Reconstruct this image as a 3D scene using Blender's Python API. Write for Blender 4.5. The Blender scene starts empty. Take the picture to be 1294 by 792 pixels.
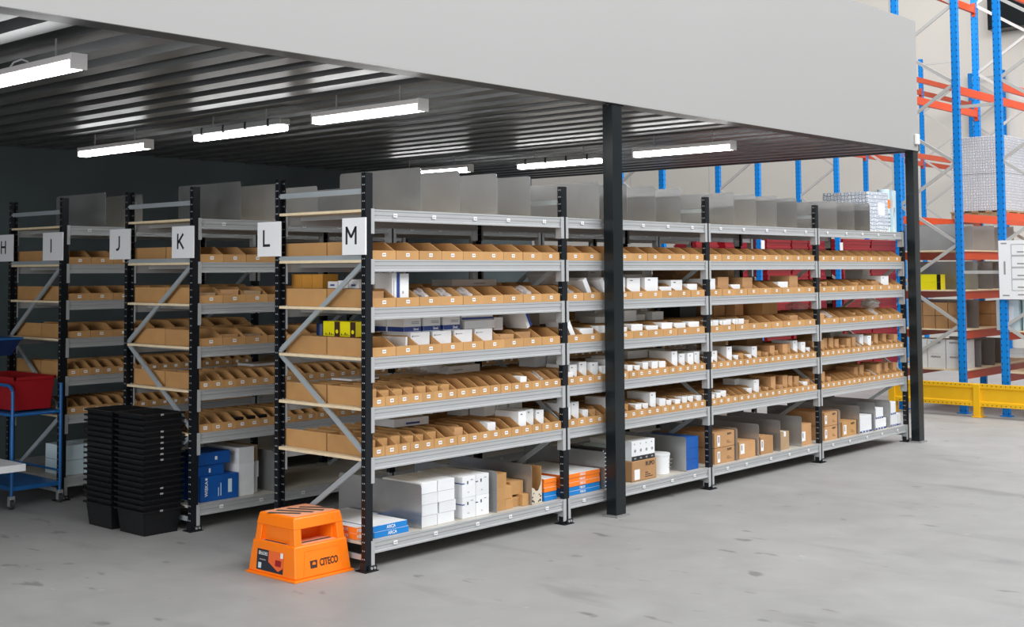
import bpy, bmesh, math, random
from mathutils import Vector, Matrix
RND = random.Random(7)
scene = bpy.context.scene
COL = scene.collection
PI = math.pi

# ------------------------------------------------------------------ materials
def new_mat(name):
    m = bpy.data.materials.new(name); m.use_nodes = True
    nt = m.node_tree
    return m, nt, nt.nodes['Principled BSDF']

def mat(name, col, rough=0.5, metal=0.0, var=0.0, nscale=8.0, bump=0.0, hue=0.0, spec=None, objvar=0.0):
    m, nt, b = new_mat(name)
    b.inputs['Roughness'].default_value = rough
    b.inputs['Metallic'].default_value = metal
    if spec is not None: b.inputs['Specular IOR Level'].default_value = spec
    c = (*col, 1.0)
    b.inputs['Base Color'].default_value = c
    tc = nt.nodes.new('ShaderNodeTexCoord')
    last = None
    if var > 0:
        n = nt.nodes.new('ShaderNodeTexNoise'); n.inputs['Scale'].default_value = nscale; n.inputs['Detail'].default_value = 4
        nt.links.new(tc.outputs['Object'], n.inputs['Vector'])
        mr = nt.nodes.new('ShaderNodeMapRange'); mr.inputs['From Min'].default_value = .3; mr.inputs['From Max'].default_value = .7
        mr.inputs['To Min'].default_value = 1 - var; mr.inputs['To Max'].default_value = 1 + var
        nt.links.new(n.outputs['Fac'], mr.inputs['Value'])
        last = mr.outputs['Result']
        if bump > 0:
            bp = nt.nodes.new('ShaderNodeBump'); bp.inputs['Strength'].default_value = bump; bp.inputs['Distance'].default_value = .01
            nt.links.new(n.outputs['Fac'], bp.inputs['Height']); nt.links.new(bp.outputs['Normal'], b.inputs['Normal'])
    if objvar > 0:
        oi = nt.nodes.new('ShaderNodeObjectInfo')
        mr2 = nt.nodes.new('ShaderNodeMapRange'); mr2.inputs['To Min'].default_value = 1 - objvar; mr2.inputs['To Max'].default_value = 1 + objvar
        nt.links.new(oi.outputs['Random'], mr2.inputs['Value'])
        if last is None: last = mr2.outputs['Result']
        else:
            mm = nt.nodes.new('ShaderNodeMath'); mm.operation = 'MULTIPLY'
            nt.links.new(last, mm.inputs[0]); nt.links.new(mr2.outputs['Result'], mm.inputs[1]); last = mm.outputs[0]
    if last is not None:
        h = nt.nodes.new('ShaderNodeHueSaturation'); h.inputs['Color'].default_value = c
        nt.links.new(last, h.inputs['Value']); nt.links.new(h.outputs['Color'], b.inputs['Base Color'])
    return m

def emit(name, col, s):
    m, nt, b = new_mat(name)
    b.inputs['Base Color'].default_value = (*col, 1)
    b.inputs['Emission Color'].default_value = (*col, 1); b.inputs['Emission Strength'].default_value = s
    return m

def holes_mat(name, col, hole, pitch, rough, radius, xoff, rows):
    """painted steel with a regular row of punched holes along Z (a mark of the thing itself)"""
    m, nt, b = new_mat(name)
    b.inputs['Roughness'].default_value = rough; b.inputs['Specular IOR Level'].default_value = .32
    N, L = nt.nodes.new, nt.links.new
    tc = N('ShaderNodeTexCoord'); sp = N('ShaderNodeSeparateXYZ'); L(tc.outputs['Object'], sp.inputs[0])
    def M(op, a, bb=None):
        n = N('ShaderNodeMath'); n.operation = op
        for i, v in enumerate((a, bb)):
            if v is None: continue
            if isinstance(v, (int, float)): n.inputs[i].default_value = v
            else: L(v, n.inputs[i])
        return n.outputs[0]
    z = M('ABSOLUTE', M('SUBTRACT', M('FRACT', M('DIVIDE', sp.outputs['Z'], pitch)), .5))
    zin = M('LESS_THAN', M('MULTIPLY', z, pitch), radius)
    def band(out, centre, hw): return M('LESS_THAN', M('ABSOLUTE', M('SUBTRACT', out, centre)), hw)
    tot = None
    for ax, c in rows:
        o = band(sp.outputs[ax], c, radius * .75)
        tot = o if tot is None else M('MAXIMUM', tot, o)
    f = M('MULTIPLY', zin, tot)
    mx = N('ShaderNodeMix'); mx.data_type = 'RGBA'
    mx.inputs[6].default_value = (*col, 1); mx.inputs[7].default_value = (*hole, 1)
    L(f, mx.inputs[0]); L(mx.outputs[2], b.inputs['Base Color'])
    return m

M = {}
M['galv'] = mat('galvanised_steel', (.49, .505, .515), .40, .35, .03, 3)
M['galvside'] = mat('galvanised_brace', (.50, .56, .60), .36, .4, .03, 4)
M['sheet'] = mat('bare_sheet_steel', (.48, .485, .49), .26, .72, .12, 2.5, objvar=.14)
M['blacksteel'] = holes_mat('black_post_steel', (.006, .008, .011), (.55, .57, .60), .05, .40, .0036, 0, [('Y', .011), ('Y', .026)])
M['black'] = mat('black_painted_steel', (.005, .006, .008), .5, 0, .1, 10)
M['column'] = mat('dark_column_paint', (.007, .011, .013), .27, 0, .12, 4, spec=.4)
M['bolt'] = mat('zinc_bolt', (.6, .62, .64), .35, .7)
M['greyboard'] = mat('grey_chipboard', (.50, .47, .41), .65, 0, .06, 18)
M['wood'] = mat('chipboard', (.80, .66, .45), .65, 0, .06, 18)
M['card'] = mat('brown_cardboard', (.48, .27, .11), .75, 0, .06, 9, objvar=.07, spec=.25)
M['card2'] = mat('tan_cardboard', (.47, .265, .125), .75, 0, .08, 7, objvar=.14, spec=.25)
M['cardd'] = mat('dull_cardboard', (.42, .29, .17), .8, 0, .1, 9, objvar=.15, spec=.2)
M['palecard'] = mat('pale_printed_card', (.62, .55, .44), .6, 0, .05, 9)
M['tape'] = mat('packing_tape', (.46, .26, .11), .35)
M['white'] = mat('white_carton', (.74, .76, .78), .55, 0, .04, 6, objvar=.06, spec=.3)
M['paper'] = mat('white_paper', (.82, .82, .83), .6)
M['tagink'] = mat('grey_print', (.30, .29, .30), .7)
M['ink'] = mat('black_print', (.02, .02, .025), .6)
M['navy'] = mat('navy_print', (.02, .05, .24), .5)
M['blue'] = mat('blue_carton', (.003, .085, .36), .5, 0, .08, 6, objvar=.1)
M['bblue'] = mat('bright_blue_carton', (.005, .20, .58), .45, 0, .05, 5)
M['orangec'] = mat('orange_carton', (.95, .22, .015), .5, 0, .04, 5)
M['yellow'] = mat('yellow_carton', (.88, .80, .005), .45)
M['amber'] = mat('amber_cardboard', (.52, .24, .035), .65, 0, .08, 8)
M['brownp'] = mat('brown_print', (.05, .02, .012), .6)
M['stool'] = mat('orange_plastic', (1.0, .215, .005), .36, 0, .03, 5)
M['grip'] = mat('salmon_grip_plate', (.82, .36, .21), .8, 0, .08, 60)
M['gripd'] = mat('dark_grip_strip', (.06, .055, .04), .85, 0, .3, 90)
M['tote'] = mat('black_plastic_tote', (.004, .0045, .006), .42, 0, .1, 12)
M['red'] = mat('red_plastic_tote', (.30, .004, .013), .45, 0, .06, 6, objvar=.12)
M['redc'] = mat('red_plastic_crate', (.32, .008, .012), .42)
M['trolley'] = mat('blue_tube_paint', (.012, .12, .36), .4, 0, .1, 8)
M['hopper'] = mat('dark_blue_plastic', (.008, .022, .09), .45)
M['rubber'] = mat('grey_rubber', (.04, .04, .042), .7)
M['prblue'] = holes_mat('blue_upright_paint', (.002, .22, .68), (.003, .07, .25), .075, .4, .011, 0, [('Y', .012), ('Y', .078), ('X', .045)])
M['prblue2'] = mat('blue_foot_paint', (.002, .22, .68), .4)
M['orange'] = mat('orange_beam_paint', (.62, .068, .012), .4, 0, .05, 3)
M['brace'] = mat('zinc_brace', (.56, .56, .55), .45, .3)
M['guard'] = mat('yellow_guard_paint', (.88, .49, .004), .4, 0, .05, 4)
M['guardhole'] = mat('guard_hole_dark', (.12, .06, .004), .6)
M['signw'] = mat('sign_board', (.88, .90, .93), .35)
M['lampbody'] = mat('lamp_housing', (.62, .60, .60), .4)
M['lampclear'] = mat('lamp_grey_housing', (.32, .33, .33), .35)
M['glow'] = emit('lamp_diffuser', (1.0, 1.0, 1.0), 16.0)
M['deck'] = mat('dark_trapezoid_deck', (.16, .164, .168), .38, .5, .22, 1.2)
M['edge'] = mat('edge_beam_paint', (.045, .048, .052), .5)
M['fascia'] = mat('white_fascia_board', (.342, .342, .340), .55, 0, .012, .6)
M['wallc'] = mat('cream_wall_panel', (.74, .71, .66), .7, 0, .02, .7)
M['walld'] = mat('dark_teal_wall', (.055, .075, .08), .7, 0, .3, .5)
M['roofg'] = mat('grey_roof', (.30, .30, .30), .6)
M['wrap'] = mat('shrink_wrap', (.78, .79, .82), .25, 0, .08, 5)
M['palew'] = mat('pale_blue_carton', (.60, .74, .80), .5, 0, .05, 4)
M['sticker'] = mat('dark_sticker', (.02, .022, .035), .5)
M['stickero'] = mat('orange_sticker', (.85, .14, .03), .5)
M['pallet'] = mat('pallet_wood', (.38, .27, .16), .8, 0, .15, 15)

def bag_mat():
    m, nt, b = new_mat('clear_plastic_film')
    b.inputs['Base Color'].default_value = (.8, .81, .83, 1); b.inputs['Roughness'].default_value = .18
    b.inputs['Alpha'].default_value = .30
    return m
M['film'] = bag_mat()

def pattern_mat():
    m, nt, b = new_mat('grey_maze_print'); b.inputs['Roughness'].default_value = .45
    N, L = nt.nodes.new, nt.links.new
    tc = N('ShaderNodeTexCoord')
    def waves(rot):
        w = N('ShaderNodeTexVoronoi'); w.feature = 'DISTANCE_TO_EDGE'; w.distance = 'CHEBYCHEV' if False else 'EUCLIDEAN'
        w.inputs['Scale'].default_value = 26; w.inputs['Randomness'].default_value = rot
        L(tc.outputs['Object'], w.inputs['Vector']); return w
    w = waves(.35)
    cr = N('ShaderNodeValToRGB'); cr.color_ramp.interpolation = 'CONSTANT'
    e = cr.color_ramp.elements; e[0].position = 0; e[0].color = (.25, .29, .36, 1)
    e[1].position = .13; e[1].color = (.75, .79, .85, 1)
    x = cr.color_ramp.elements.new(.30); x.color = (.33, .37, .45, 1)
    x = cr.color_ramp.elements.new(.42); x.color = (.75, .79, .85, 1)
    L(w.outputs['Distance'], cr.inputs[0]); L(cr.outputs[0], b.inputs['Base Color'])
    return m
M['maze'] = pattern_mat()

def floor_mat():
    m, nt, b = new_mat('polished_concrete')
    N, L = nt.nodes.new, nt.links.new
    tc = N('ShaderNodeTexCoord')
    def noise(s, d, dist=0, sc=(1, 1, 1)):
        mp = N('ShaderNodeMapping'); mp.inputs['Scale'].default_value = sc; mp.inputs['Rotation'].default_value = (0, 0, .6)
        n = N('ShaderNodeTexNoise'); n.inputs['Scale'].default_value = s; n.inputs['Detail'].default_value = d; n.inputs['Distortion'].default_value = dist
        L(tc.outputs['Object'], mp.inputs[0]); L(mp.outputs[0], n.inputs['Vector']); return n.outputs['Fac']
    def rng(x, a, bb, c, d):
        r = N('ShaderNodeMapRange'); r.inputs[1].default_value = a; r.inputs[2].default_value = bb; r.inputs[3].default_value = c; r.inputs[4].default_value = d
        L(x, r.inputs[0]); return r.outputs[0]
    def mul(a, c):
        n = N('ShaderNodeMath'); n.operation = 'MULTIPLY'; L(a, n.inputs[0]); L(c, n.inputs[1]); return n.outputs[0]
    v = mul(rng(noise(.55, 5, .4), .3, .7, .93, 1.07), rng(noise(3.2, 6, .6), .3, .7, .94, 1.06))
    v = mul(v, rng(noise(2.6, 3, .3, (1, .30, 1)), .60, .74, 1.0, .80))       # scuffs
    v = mul(v, rng(noise(7.5, 3, .3, (1, .45, 1)), .66, .73, 1.0, .62))                   # small dark stains
    v = mul(v, rng(noise(8.0, 3, .2, (1.2, .6, 1)), .30, .25, 1.0, 1.28))    # pale specks
    h = N('ShaderNodeHueSaturation'); h.inputs['Color'].default_value = (.325, .325, .322, 1)
    L(v, h.inputs['Value']); L(h.outputs[0], b.inputs['Base Color'])
    L(rng(noise(1.3, 4), .3, .7, .42, .62), b.inputs['Roughness'])
    b.inputs['Specular IOR Level'].default_value = .35
    return m
M['floor'] = floor_mat()

# ------------------------------------------------------------------ mesh building
class G:
    """collects shapes; build() links them as ONE mesh object"""
    def __init__(s): s.v = []; s.f = []; s.m = []; s.mats = []
    def mi(s, m):
        if m not in s.mats: s.mats.append(m)
        return s.mats.index(m)
    def add(s, vs, fs, m):
        o = len(s.v); s.v += [tuple(p) for p in vs]; k = s.mi(m)
        for f in fs: s.f.append(tuple(i + o for i in f)); s.m.append(k)
        return s
    def box(s, x0, x1, y0, y1, z0, z1, m):
        return s.hexa([(x0, y0, z0), (x1, y0, z0), (x1, y1, z0), (x0, y1, z0), (x0, y0, z1), (x1, y0, z1), (x1, y1, z1), (x0, y1, z1)], m)
    def hexa(s, p, m):
        return s.add(p, [(0, 3, 2, 1), (4, 5, 6, 7), (0, 1, 5, 4), (1, 2, 6, 5), (2, 3, 7, 6), (3, 0, 4, 7)], m)
    def frus(s, a, z0, b, z1, m):
        return s.hexa([(a[0], a[2], z0), (a[1], a[2], z0), (a[1], a[3], z0), (a[0], a[3], z0), (b[0], b[2], z1), (b[1], b[2], z1), (b[1], b[3], z1), (b[0], b[3], z1)], m)
    def prism(s, prof, axis, a, b, m):
        """profile of (u, w) pairs, extruded along axis: 'x' -> (u,w)=(y,z); 'y' -> (x,z); 'z' -> (x,y)"""
        n = len(prof)
        def P(t, u, w): return {'x': (t, u, w), 'y': (u, t, w), 'z': (u, w, t)}[axis]
        vs = [P(a, *p) for p in prof] + [P(b, *p) for p in prof]
        fs = [tuple(range(n))[::-1], tuple(range(n, 2 * n))] + [(i, (i + 1) % n, n + (i + 1) % n, n + i) for i in range(n)]
        return s.add(vs, fs, m)
    def cyl(s, c, r, h, m, axis='z', n=20, r2=None):
        r2 = r if r2 is None else r2
        vs = []
        for k, (rr, t) in enumerate(((r, 0), (r2, h))):
            for i in range(n):
                a = 2 * PI * i / n; u, w = rr * math.cos(a), rr * math.sin(a)
                vs.append({'z': (c[0] + u, c[1] + w, c[2] + t), 'x': (c[0] + t, c[1] + u, c[2] + w), 'y': (c[0] + u, c[1] + t, c[2] + w)}[axis])
        fs = [tuple(range(n))[::-1], tuple(range(n, 2 * n))] + [(i, (i + 1) % n, n + (i + 1) % n, n + i) for i in range(n)]
        return s.add(vs, fs, m)
    def bar(s, p, q, w, t, m, up=(1, 0, 0)):
        """flat bar from p to q: width w across, thickness t along up"""
        p, q = Vector(p), Vector(q); d = (q - p).normalized(); u = Vector(up); u = (u - d * u.dot(d)).normalized(); c = d.cross(u)
        vs = []
        for e in (p, q):
            for a, b in ((-1, -1), (1, -1), (1, 1), (-1, 1)): vs.append(e + c * (a * w / 2) + u * (b * t / 2))
        return s.add(vs, [(0, 3, 2, 1), (4, 5, 6, 7), (0, 1, 5, 4), (1, 2, 6, 5), (2, 3, 7, 6), (3, 0, 4, 7)], m)
    def tube(s, pts, r, m, n=10):
        pts = [Vector(p) for p in pts]; rings = []
        for i, p in enumerate(pts):
            d = (pts[min(i + 1, len(pts) - 1)] - pts[max(i - 1, 0)]).normalized()
            a = Vector((0, 0, 1)) if abs(d.z) < .9 else Vector((1, 0, 0))
            u = d.cross(a).normalized(); w = d.cross(u)
            rings.append([p + u * (r * math.cos(2 * PI * k / n)) + w * (r * math.sin(2 * PI * k / n)) for k in range(n)])
        vs = [v for rg in rings for v in rg]; fs = [tuple(range(n)), tuple(range((len(pts) - 1) * n, len(pts) * n))[::-1]]
        for i in range(len(pts) - 1):
            for k in range(n): fs.append((i * n + k, (i + 1) * n + k, (i + 1) * n + (k + 1) % n, i * n + (k + 1) % n))
        return s.add(vs, fs, m)
    def mesh(s, name, bevel=0, seg=2, smooth=False):
        me = bpy.data.meshes.new(name); me.from_pydata(s.v, [], s.f)
        for m in s.mats: me.materials.append(M[m])
        me.polygons.foreach_set('material_index', s.m)
        bm = bmesh.new(); bm.from_mesh(me)
        bmesh.ops.recalc_face_normals(bm, faces=bm.faces)
        if bevel: bmesh.ops.bevel(bm, geom=list(bm.edges), offset=bevel, segments=seg, profile=.7, affect='EDGES', clamp_overlap=True)
        if smooth:
            for f in bm.faces: f.smooth = True
        bm.to_mesh(me); bm.free(); me.update()
        if smooth:
            me.set_sharp_from_angle(angle=math.radians(40))
        return me
    def build(s, name, parent=None, loc=None, rotz=0, **k):
        return link(name, s.mesh(name, **k), parent, loc, rotz)

def link(name, me, parent=None, loc=None, rotz=0):
    o = bpy.data.objects.new(name, me); COL.objects.link(o)
    if parent: o.parent = parent
    if loc: o.location = loc
    if rotz: o.rotation_euler = (0, 0, rotz)
    return o
def tag(o, label, cat, group=None):
    o['label'] = label; o['category'] = cat
    if group: o['group'] = group
    return o
def empty(name, loc, rotz=0):
    o = bpy.data.objects.new(name, None); COL.objects.link(o); o.location = loc; o.rotation_euler = (0, 0, rotz); o.empty_display_size = .1
    return o
def struct(o): o['kind'] = 'structure'; return o
def kids(o): return [c for c in list(bpy.data.objects) if c.parent is o]
def clone(root, children, loc, rotz=0):
    """copy of a thing and of its parts (and their parts); children: [(part, [subparts])]"""
    r = root.copy(); COL.objects.link(r); r.location = loc; r.rotation_euler = (0, 0, rotz)
    for ch, subs in children:
        c = ch.copy(); COL.objects.link(c); c.parent = r
        for g in subs:
            d = g.copy(); COL.objects.link(d); d.parent = c
    return r

_txt = {}
def text_mesh(s, size, m, depth=.0006):
    k = (s, size, m)
    if k not in _txt:
        cu = bpy.data.curves.new('lettering', 'FONT'); cu.body = s; cu.size = size; cu.align_x = 'CENTER'; cu.align_y = 'CENTER'; cu.extrude = depth; cu.resolution_u = 3; cu.offset = 0 if 'M' in s else size * (.022 if s == 'CITECO' else .011)
        o = bpy.data.objects.new('lettering', cu); COL.objects.link(o)
        dg = bpy.context.evaluated_depsgraph_get(); dg.update()
        me = bpy.data.meshes.new_from_object(o.evaluated_get(dg)); me.name = 'lettering'
        me.materials.clear(); me.materials.append(M[m])
        bpy.data.objects.remove(o); bpy.data.curves.remove(cu)
        _txt[k] = me
    return _txt[k]
def text(parent, s, size, m, loc, face, bold=0, tilt=0, sx=1):
    o = link('lettering', text_mesh(s, size, m), parent, loc)
    o.rotation_euler = {'-y': (PI / 2 - tilt, 0, 0), '-x': (PI / 2 - tilt, 0, -PI / 2), '+z': (0, 0, 0)}[face]
    o.scale = (sx, 1, 1)
    return o

ORD = ['first', 'second', 'third', 'fourth', 'fifth', 'sixth', 'seventh', 'eighth', 'ninth', 'tenth', 'eleventh', 'twelfth', 'thirteenth', 'fourteenth', 'fifteenth', 'sixteenth', 'seventeenth']

# ------------------------------------------------------------------ layout (metres)
B, D, AISLE = 1.887, .876, .923          # bay length, rack depth, clear aisle
PW, PD = .058, .038                     # post width along the row, post depth
LV = [.175, .672, .973, 1.275, 1.577, 1.869, 2.177]   # shelf levels
ROW = {'M': 0.0, 'K': 1.799, 'I': 3.598}
H = 2.40
ZF = 3.033; YF = -.124                  # mezzanine underside and its front

# ------------------------------------------------------------------ setting
def setting():
    g = G(); g.box(-12, 26, -14, 24, -.2, 0, 'floor'); struct(g.build('floor'))
    # trapezoid deck, ribs along Y
    g = G(); prof = []
    x = -7.99 - .2975 * 0
    n0 = -20
    xs = [-1.99 + .2975 * i for i in range(n0, 33)]
    zb, zt = ZF + .004, ZF + .17
    for xx in xs:
        if xx > 7.6: break
        prof += [(xx - .085, zt), (xx - .065, zb), (xx + .080, zb), (xx + .100, zt)]
    up = [(prof[-1][0], zt + .12), (prof[0][0], zt + .12)]
    # built as strips so that every face stays a simple quad
    def strip(a, b, m): g.add([(a[0], .031, a[1]), (b[0], .031, b[1]), (b[0], 6.02, b[1]), (a[0], 6.02, a[1])], [(0, 1, 2, 3)], m)
    for i, (a, b) in enumerate(zip(prof, prof[1:])): strip(a, b, 'black' if i % 4 == 3 else 'deck')  # gap tops coloured black to paint in the shade between ribs
    g.box(-8, 7.74, -.02, 6.02, zt + .01, zt + .16, 'edge')
    o = g.build('ceiling'); struct(o)
    # edge beams
    g = G(); g.prism([(-.124, ZF + .001), (.03, ZF + .001), (.03, ZF + .022), (-.10, ZF + .022), (-.10, ZF + .19), (-.124, ZF + .19)], 'x', -8, 7.745, 'edge')
    struct(g.build('trim_2'))
    g = G(); g.box(7.66, 7.745, .03, 6.0, ZF - .005, ZF + .19, 'edge'); struct(g.build('trim_3'))
    # slim cross hangers between the ribs
    # white fascia of the mezzanine
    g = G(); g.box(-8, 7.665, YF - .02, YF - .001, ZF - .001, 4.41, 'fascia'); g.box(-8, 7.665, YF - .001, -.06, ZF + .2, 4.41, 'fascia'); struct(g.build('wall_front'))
    g = G(); g.box(7.62, 7.74, -.06, 6.0, ZF + .2, 3.4, 'fascia'); struct(g.build('trim_1'))
    # dark rear wall under the mezzanine
    g = G(); g.box(-8, 8.65, 6.03, 6.15, 0, ZF + .1, 'walld'); struct(g.build('wall_back'))
    # cream warehouse wall
    g = G()
    for i in range(12):
        y0 = -8 + i * 2.6; g.box(24.0, 24.2, y0, y0 + 2.585, 0, 11, 'wallc')
    g.box(24.03, 24.25, -8, 23.2, 0, 11, 'wallc'); struct(g.build('wall_right'))
    g = G(); g.box(23.5, 24.0, -6, 5.03, 7.2, 8.0, 'column'); struct(g.build('trim_4'))
    g = G(); g.box(19.5, 24.2, -6, 4.6, 8.6, 8.7, 'roofg'); struct(g.build('ceiling_hall'))
    g = G()
    for x0, y0 in ((2.338, YF), (7.578, YF)):
        g2 = G(); g2.box(x0, x0 + .118, y0 + .001, y0 + .09, .012, ZF - .003, 'column'); g2.box(x0 - .02, x0 + .138, y0 - .02, y0 + .11, 0, .012, 'roofg')
        for dx in (-.03, .15): g2.cyl((x0 + dx, y0 + .02, ZF - .012), .011, .012, 'bolt')
        struct(g2.build('column', bevel=.014, seg=4, smooth=True))
setting()

# ------------------------------------------------------------------ hanging lamps
def lamp(x, y0, y1, kind, label):
    t = empty('linear_lamp', (x, (y0 + y1) / 2, 2.895)); tag(t, label, 'lamp', 'linear lamps under the mezzanine deck')
    L = (y1 - y0) / 2
    if kind == 'box':
        G().box(-.045, .045, -L, L, 0, .035, 'lampbody').build('housing', t, bevel=.003, seg=1)
        G().box(-.040, .040, -L + .006, L - .006, -.045, -.001, 'glow').build('diffuser', t, bevel=.006, seg=2)
        for s in (-1, 1): G().box(-.046, .046, s * L - .008, s * L + .008, -.047, .036, 'lampbody').build('end_cap', t)
    else:
        G().box(-.05, .05, -L, L, .0, .048, 'lampclear').build('housing', t, bevel=.013, seg=3)
        G().box(-.043, .043, -L + .01, L - .01, -.045, -.001, 'glow').build('diffuser', t, bevel=.02, seg=3)
        for k in range(4):
            y = -L + (k + .5) * L / 2
            G().box(-.056, .056, y - .008, y + .008, -.01, .05, 'black').build('clip', t)
    for s in (-.6, .6): G().box(-.004, .004, s * L - .004, s * L + .004, .035, .142, 'lampclear').build('bracket', t)
lamp(-1.79, .22, 1.38, 'box', 'white box lamp glowing closest to the white mezzanine front above the step stool side')
lamp(.66, .17, 1.25, 'box', 'white box lamp hanging over the front posts of rack M')
lamp(.75, 1.72, 2.85, 'tube', 'clipped grey batten lamp hanging above the K sign end')
lamp(.80, 3.62, 4.70, 'box', 'white box lamp hanging farthest in, by the dark wall above rack I')
lamp(4.47, .15, 1.20, 'box', 'white box lamp above the third bay of rack M beyond the column')
lamp(4.73, 1.80, 2.87, 'tube', 'bright batten lamp partly hidden by the middle black column')
lamp(4.60, 3.44, 4.60, 'box', 'lamp of which one bright end shows above the steel sheets')

g = G(); g.tube([(-1.77, 1.02, 2.932), (-1.76, .97, 2.975), (-1.75, .90, 2.985), (-1.745, .84, 2.965), (-1.745, .82, 2.935)], .005, 'white'); 
_l = [o for o in bpy.data.objects if o.name == 'linear_lamp'][0]; _c = g.build('power_cord', _l, smooth=True); _c.location = -_l.location
t_ = link('white_block', G().box(-.035, .035, -.035, 0, -.055, .055, 'paper').mesh('white_block', bevel=.016, seg=3, smooth=True), None, (7.60, YF - .0205, 3.15)); tag(t_, 'small white rounded device on the lower corner of the white mezzanine front', 'block')  # small white rounded block set on the fascia corner

# ------------------------------------------------------------------ shelving racks
def beam_profile(s):
    # s = +1: outer face at y=0 looking to -Y
    p = [(0, 0), (0, -.010), (.004, -.014), (.004, -.034), (.008, -.040), (.008, -.060), (.002, -.064), (.002, -.074), (.038, -.074), (.038, -.018), (.016, -.018), (.016, 0)]
    return p
def make_rack(name, label, y, bays, tags):
    Hk = lambda k: H if k < bays or bays < 4 else LV[6] + .012
    t = empty(name, (0, y, 0)); tag(t, label, 'shelving rack', 'rows of boltless shelving')
    # posts
    for k in range(bays + 1):
        for side in (0, 1):
            g = G()
            # open omega section: web plus two flanges
            h = Hk(k); g.box(0, PW, 0, .004, 0, h, 'blacksteel'); g.box(0, .004, 0.004, PD, 0, h, 'blacksteel'); g.box(PW - .004, PW, .004, PD, 0, h, 'blacksteel')
            p = link('post', g.mesh('post'), t, (k * B, 0 if side == 0 else D, 0))
            if side == 1: p.scale = (1, -1, 1)
            f = G().box(-.02, PW + .03, -.022, .075, 0.0, .006, 'black').box(-.006, -.001, .0, .045, .006, .055, 'black').box(PW * .3, PW + .022, -.014, -.001, .006, .035, 'black')
            for dx in (.30, .72): f.cyl((PW * (dx + .3), -.020, .022), .008, .006, 'bolt', 'y', 10)
            link('foot_plate', f.mesh('foot_plate'), p)
    # frame bracing at every upright pair
    segs = [((PD, .082), (D - PD, .082)), ((PD, 1.882), (D - PD, 1.882)), ((PD, 2.288), (D - PD, 2.288)),
            ((.03, 1.855), (D - .03, 1.285)), ((D - .03, 1.27), (.03, .70)), ((.03, .66), (D - .03, .12))]
    for k in range(bays + 1):
        for i, (a, b) in enumerate(segs):
            if Hk(k) < H and i == 2: continue
            x = k * B + (.012 if i < 3 else .016)
            g = G(); pa, pb = (x, a[0], a[1]), (x, b[0], b[1])
            g.bar(pa, pb, .032, .004, 'galvside'); 
            d = Vector(pb) - Vector(pa); c = d.normalized().cross(Vector((1, 0, 0))) * .014
            for s in (-1, 1):
                q = c * s + Vector((.006, 0, 0)); g.bar(Vector(pa) + q, Vector(pb) + q, .004, .012, 'galvside')
            for e in (pa, pb): g.cyl((e[0] - .012, e[1], e[2]), .008, .008, 'bolt', 'x', 10)
            g.build('brace', t)
    # beams, one mesh shared
    pf = beam_profile(1)
    def beam_mesh():
        g = G(); g.prism(pf, 'x', PW + .004, B - .004, 'galv')
        for s in (0, 1):
            xa = PW + .0005 if s == 0 else B - .004
            g.box(xa, xa + .0035, -.001, .055, -.150, .004, 'galv')
            if s == 0: g.box(PW * .75, PW + .012, -.0045, -.001, -.150, .004, 'galv')
            else: g.box(B - .012, B + PW * .36, -.0045, -.001, -.150, .004, 'galv')
        for s in (.012, B - .006): g.box(s + .004, s + .010, -.005, -.0044, -.128, -.122, 'black') if False else None
        return g.mesh('beam')
    bm_ = beam_mesh()
    tagm = G().box(-.016, .016, -.0012, 0, -.011, .011, 'paper').box(-.011, .011, -.0016, -.0011, -.004, .002, 'tagink').mesh('price_tag')
    boardm = G().box(PW * .1, B - .002, .018, D - .018, -.017, -.0005, 'wood').mesh('shelf_board')
    boardg = G().box(PW * .1, B - .002, .018, D - .018, -.017, -.0005, 'greyboard').mesh('shelf_board')
    barm = G().box(0, .03, .04, D - .04, -.045, -.018, 'galv').mesh('cross_bar')
    for b in range(bays):
        for li, z in enumerate(LV):
            o = link('beam', bm_, t, (b * B, 0, z))
            if li in (0, 6):
                for k in range(5): link('price_tag', tagm, o, (PW + .2 + k * .36 + RND.uniform(-.03, .03), .001, -.034))
            r = link('beam', bm_, t, ((b + 1) * B + PW, D, z), PI)
            if li in (0, 6) and name == 'x': pass
            link('shelf_board', boardg if li == 0 else boardm, t, (b * B, 0, z))
            link('cross_bar', barm, t, (b * B + .18, 0, z)); 
    return t
make_rack('shelving_rack', 'long black and galvanised shelving rack with the M sign on its front post', ROW['M'], 4, True)
make_rack('shelving_rack', 'shelving rack behind the orange stool, K sign on its front post', ROW['K'], 4, True)
make_rack('shelving_rack', 'dark shelving rack by the blue trolley, I sign on its front post', ROW['I'], 2, True)

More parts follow.
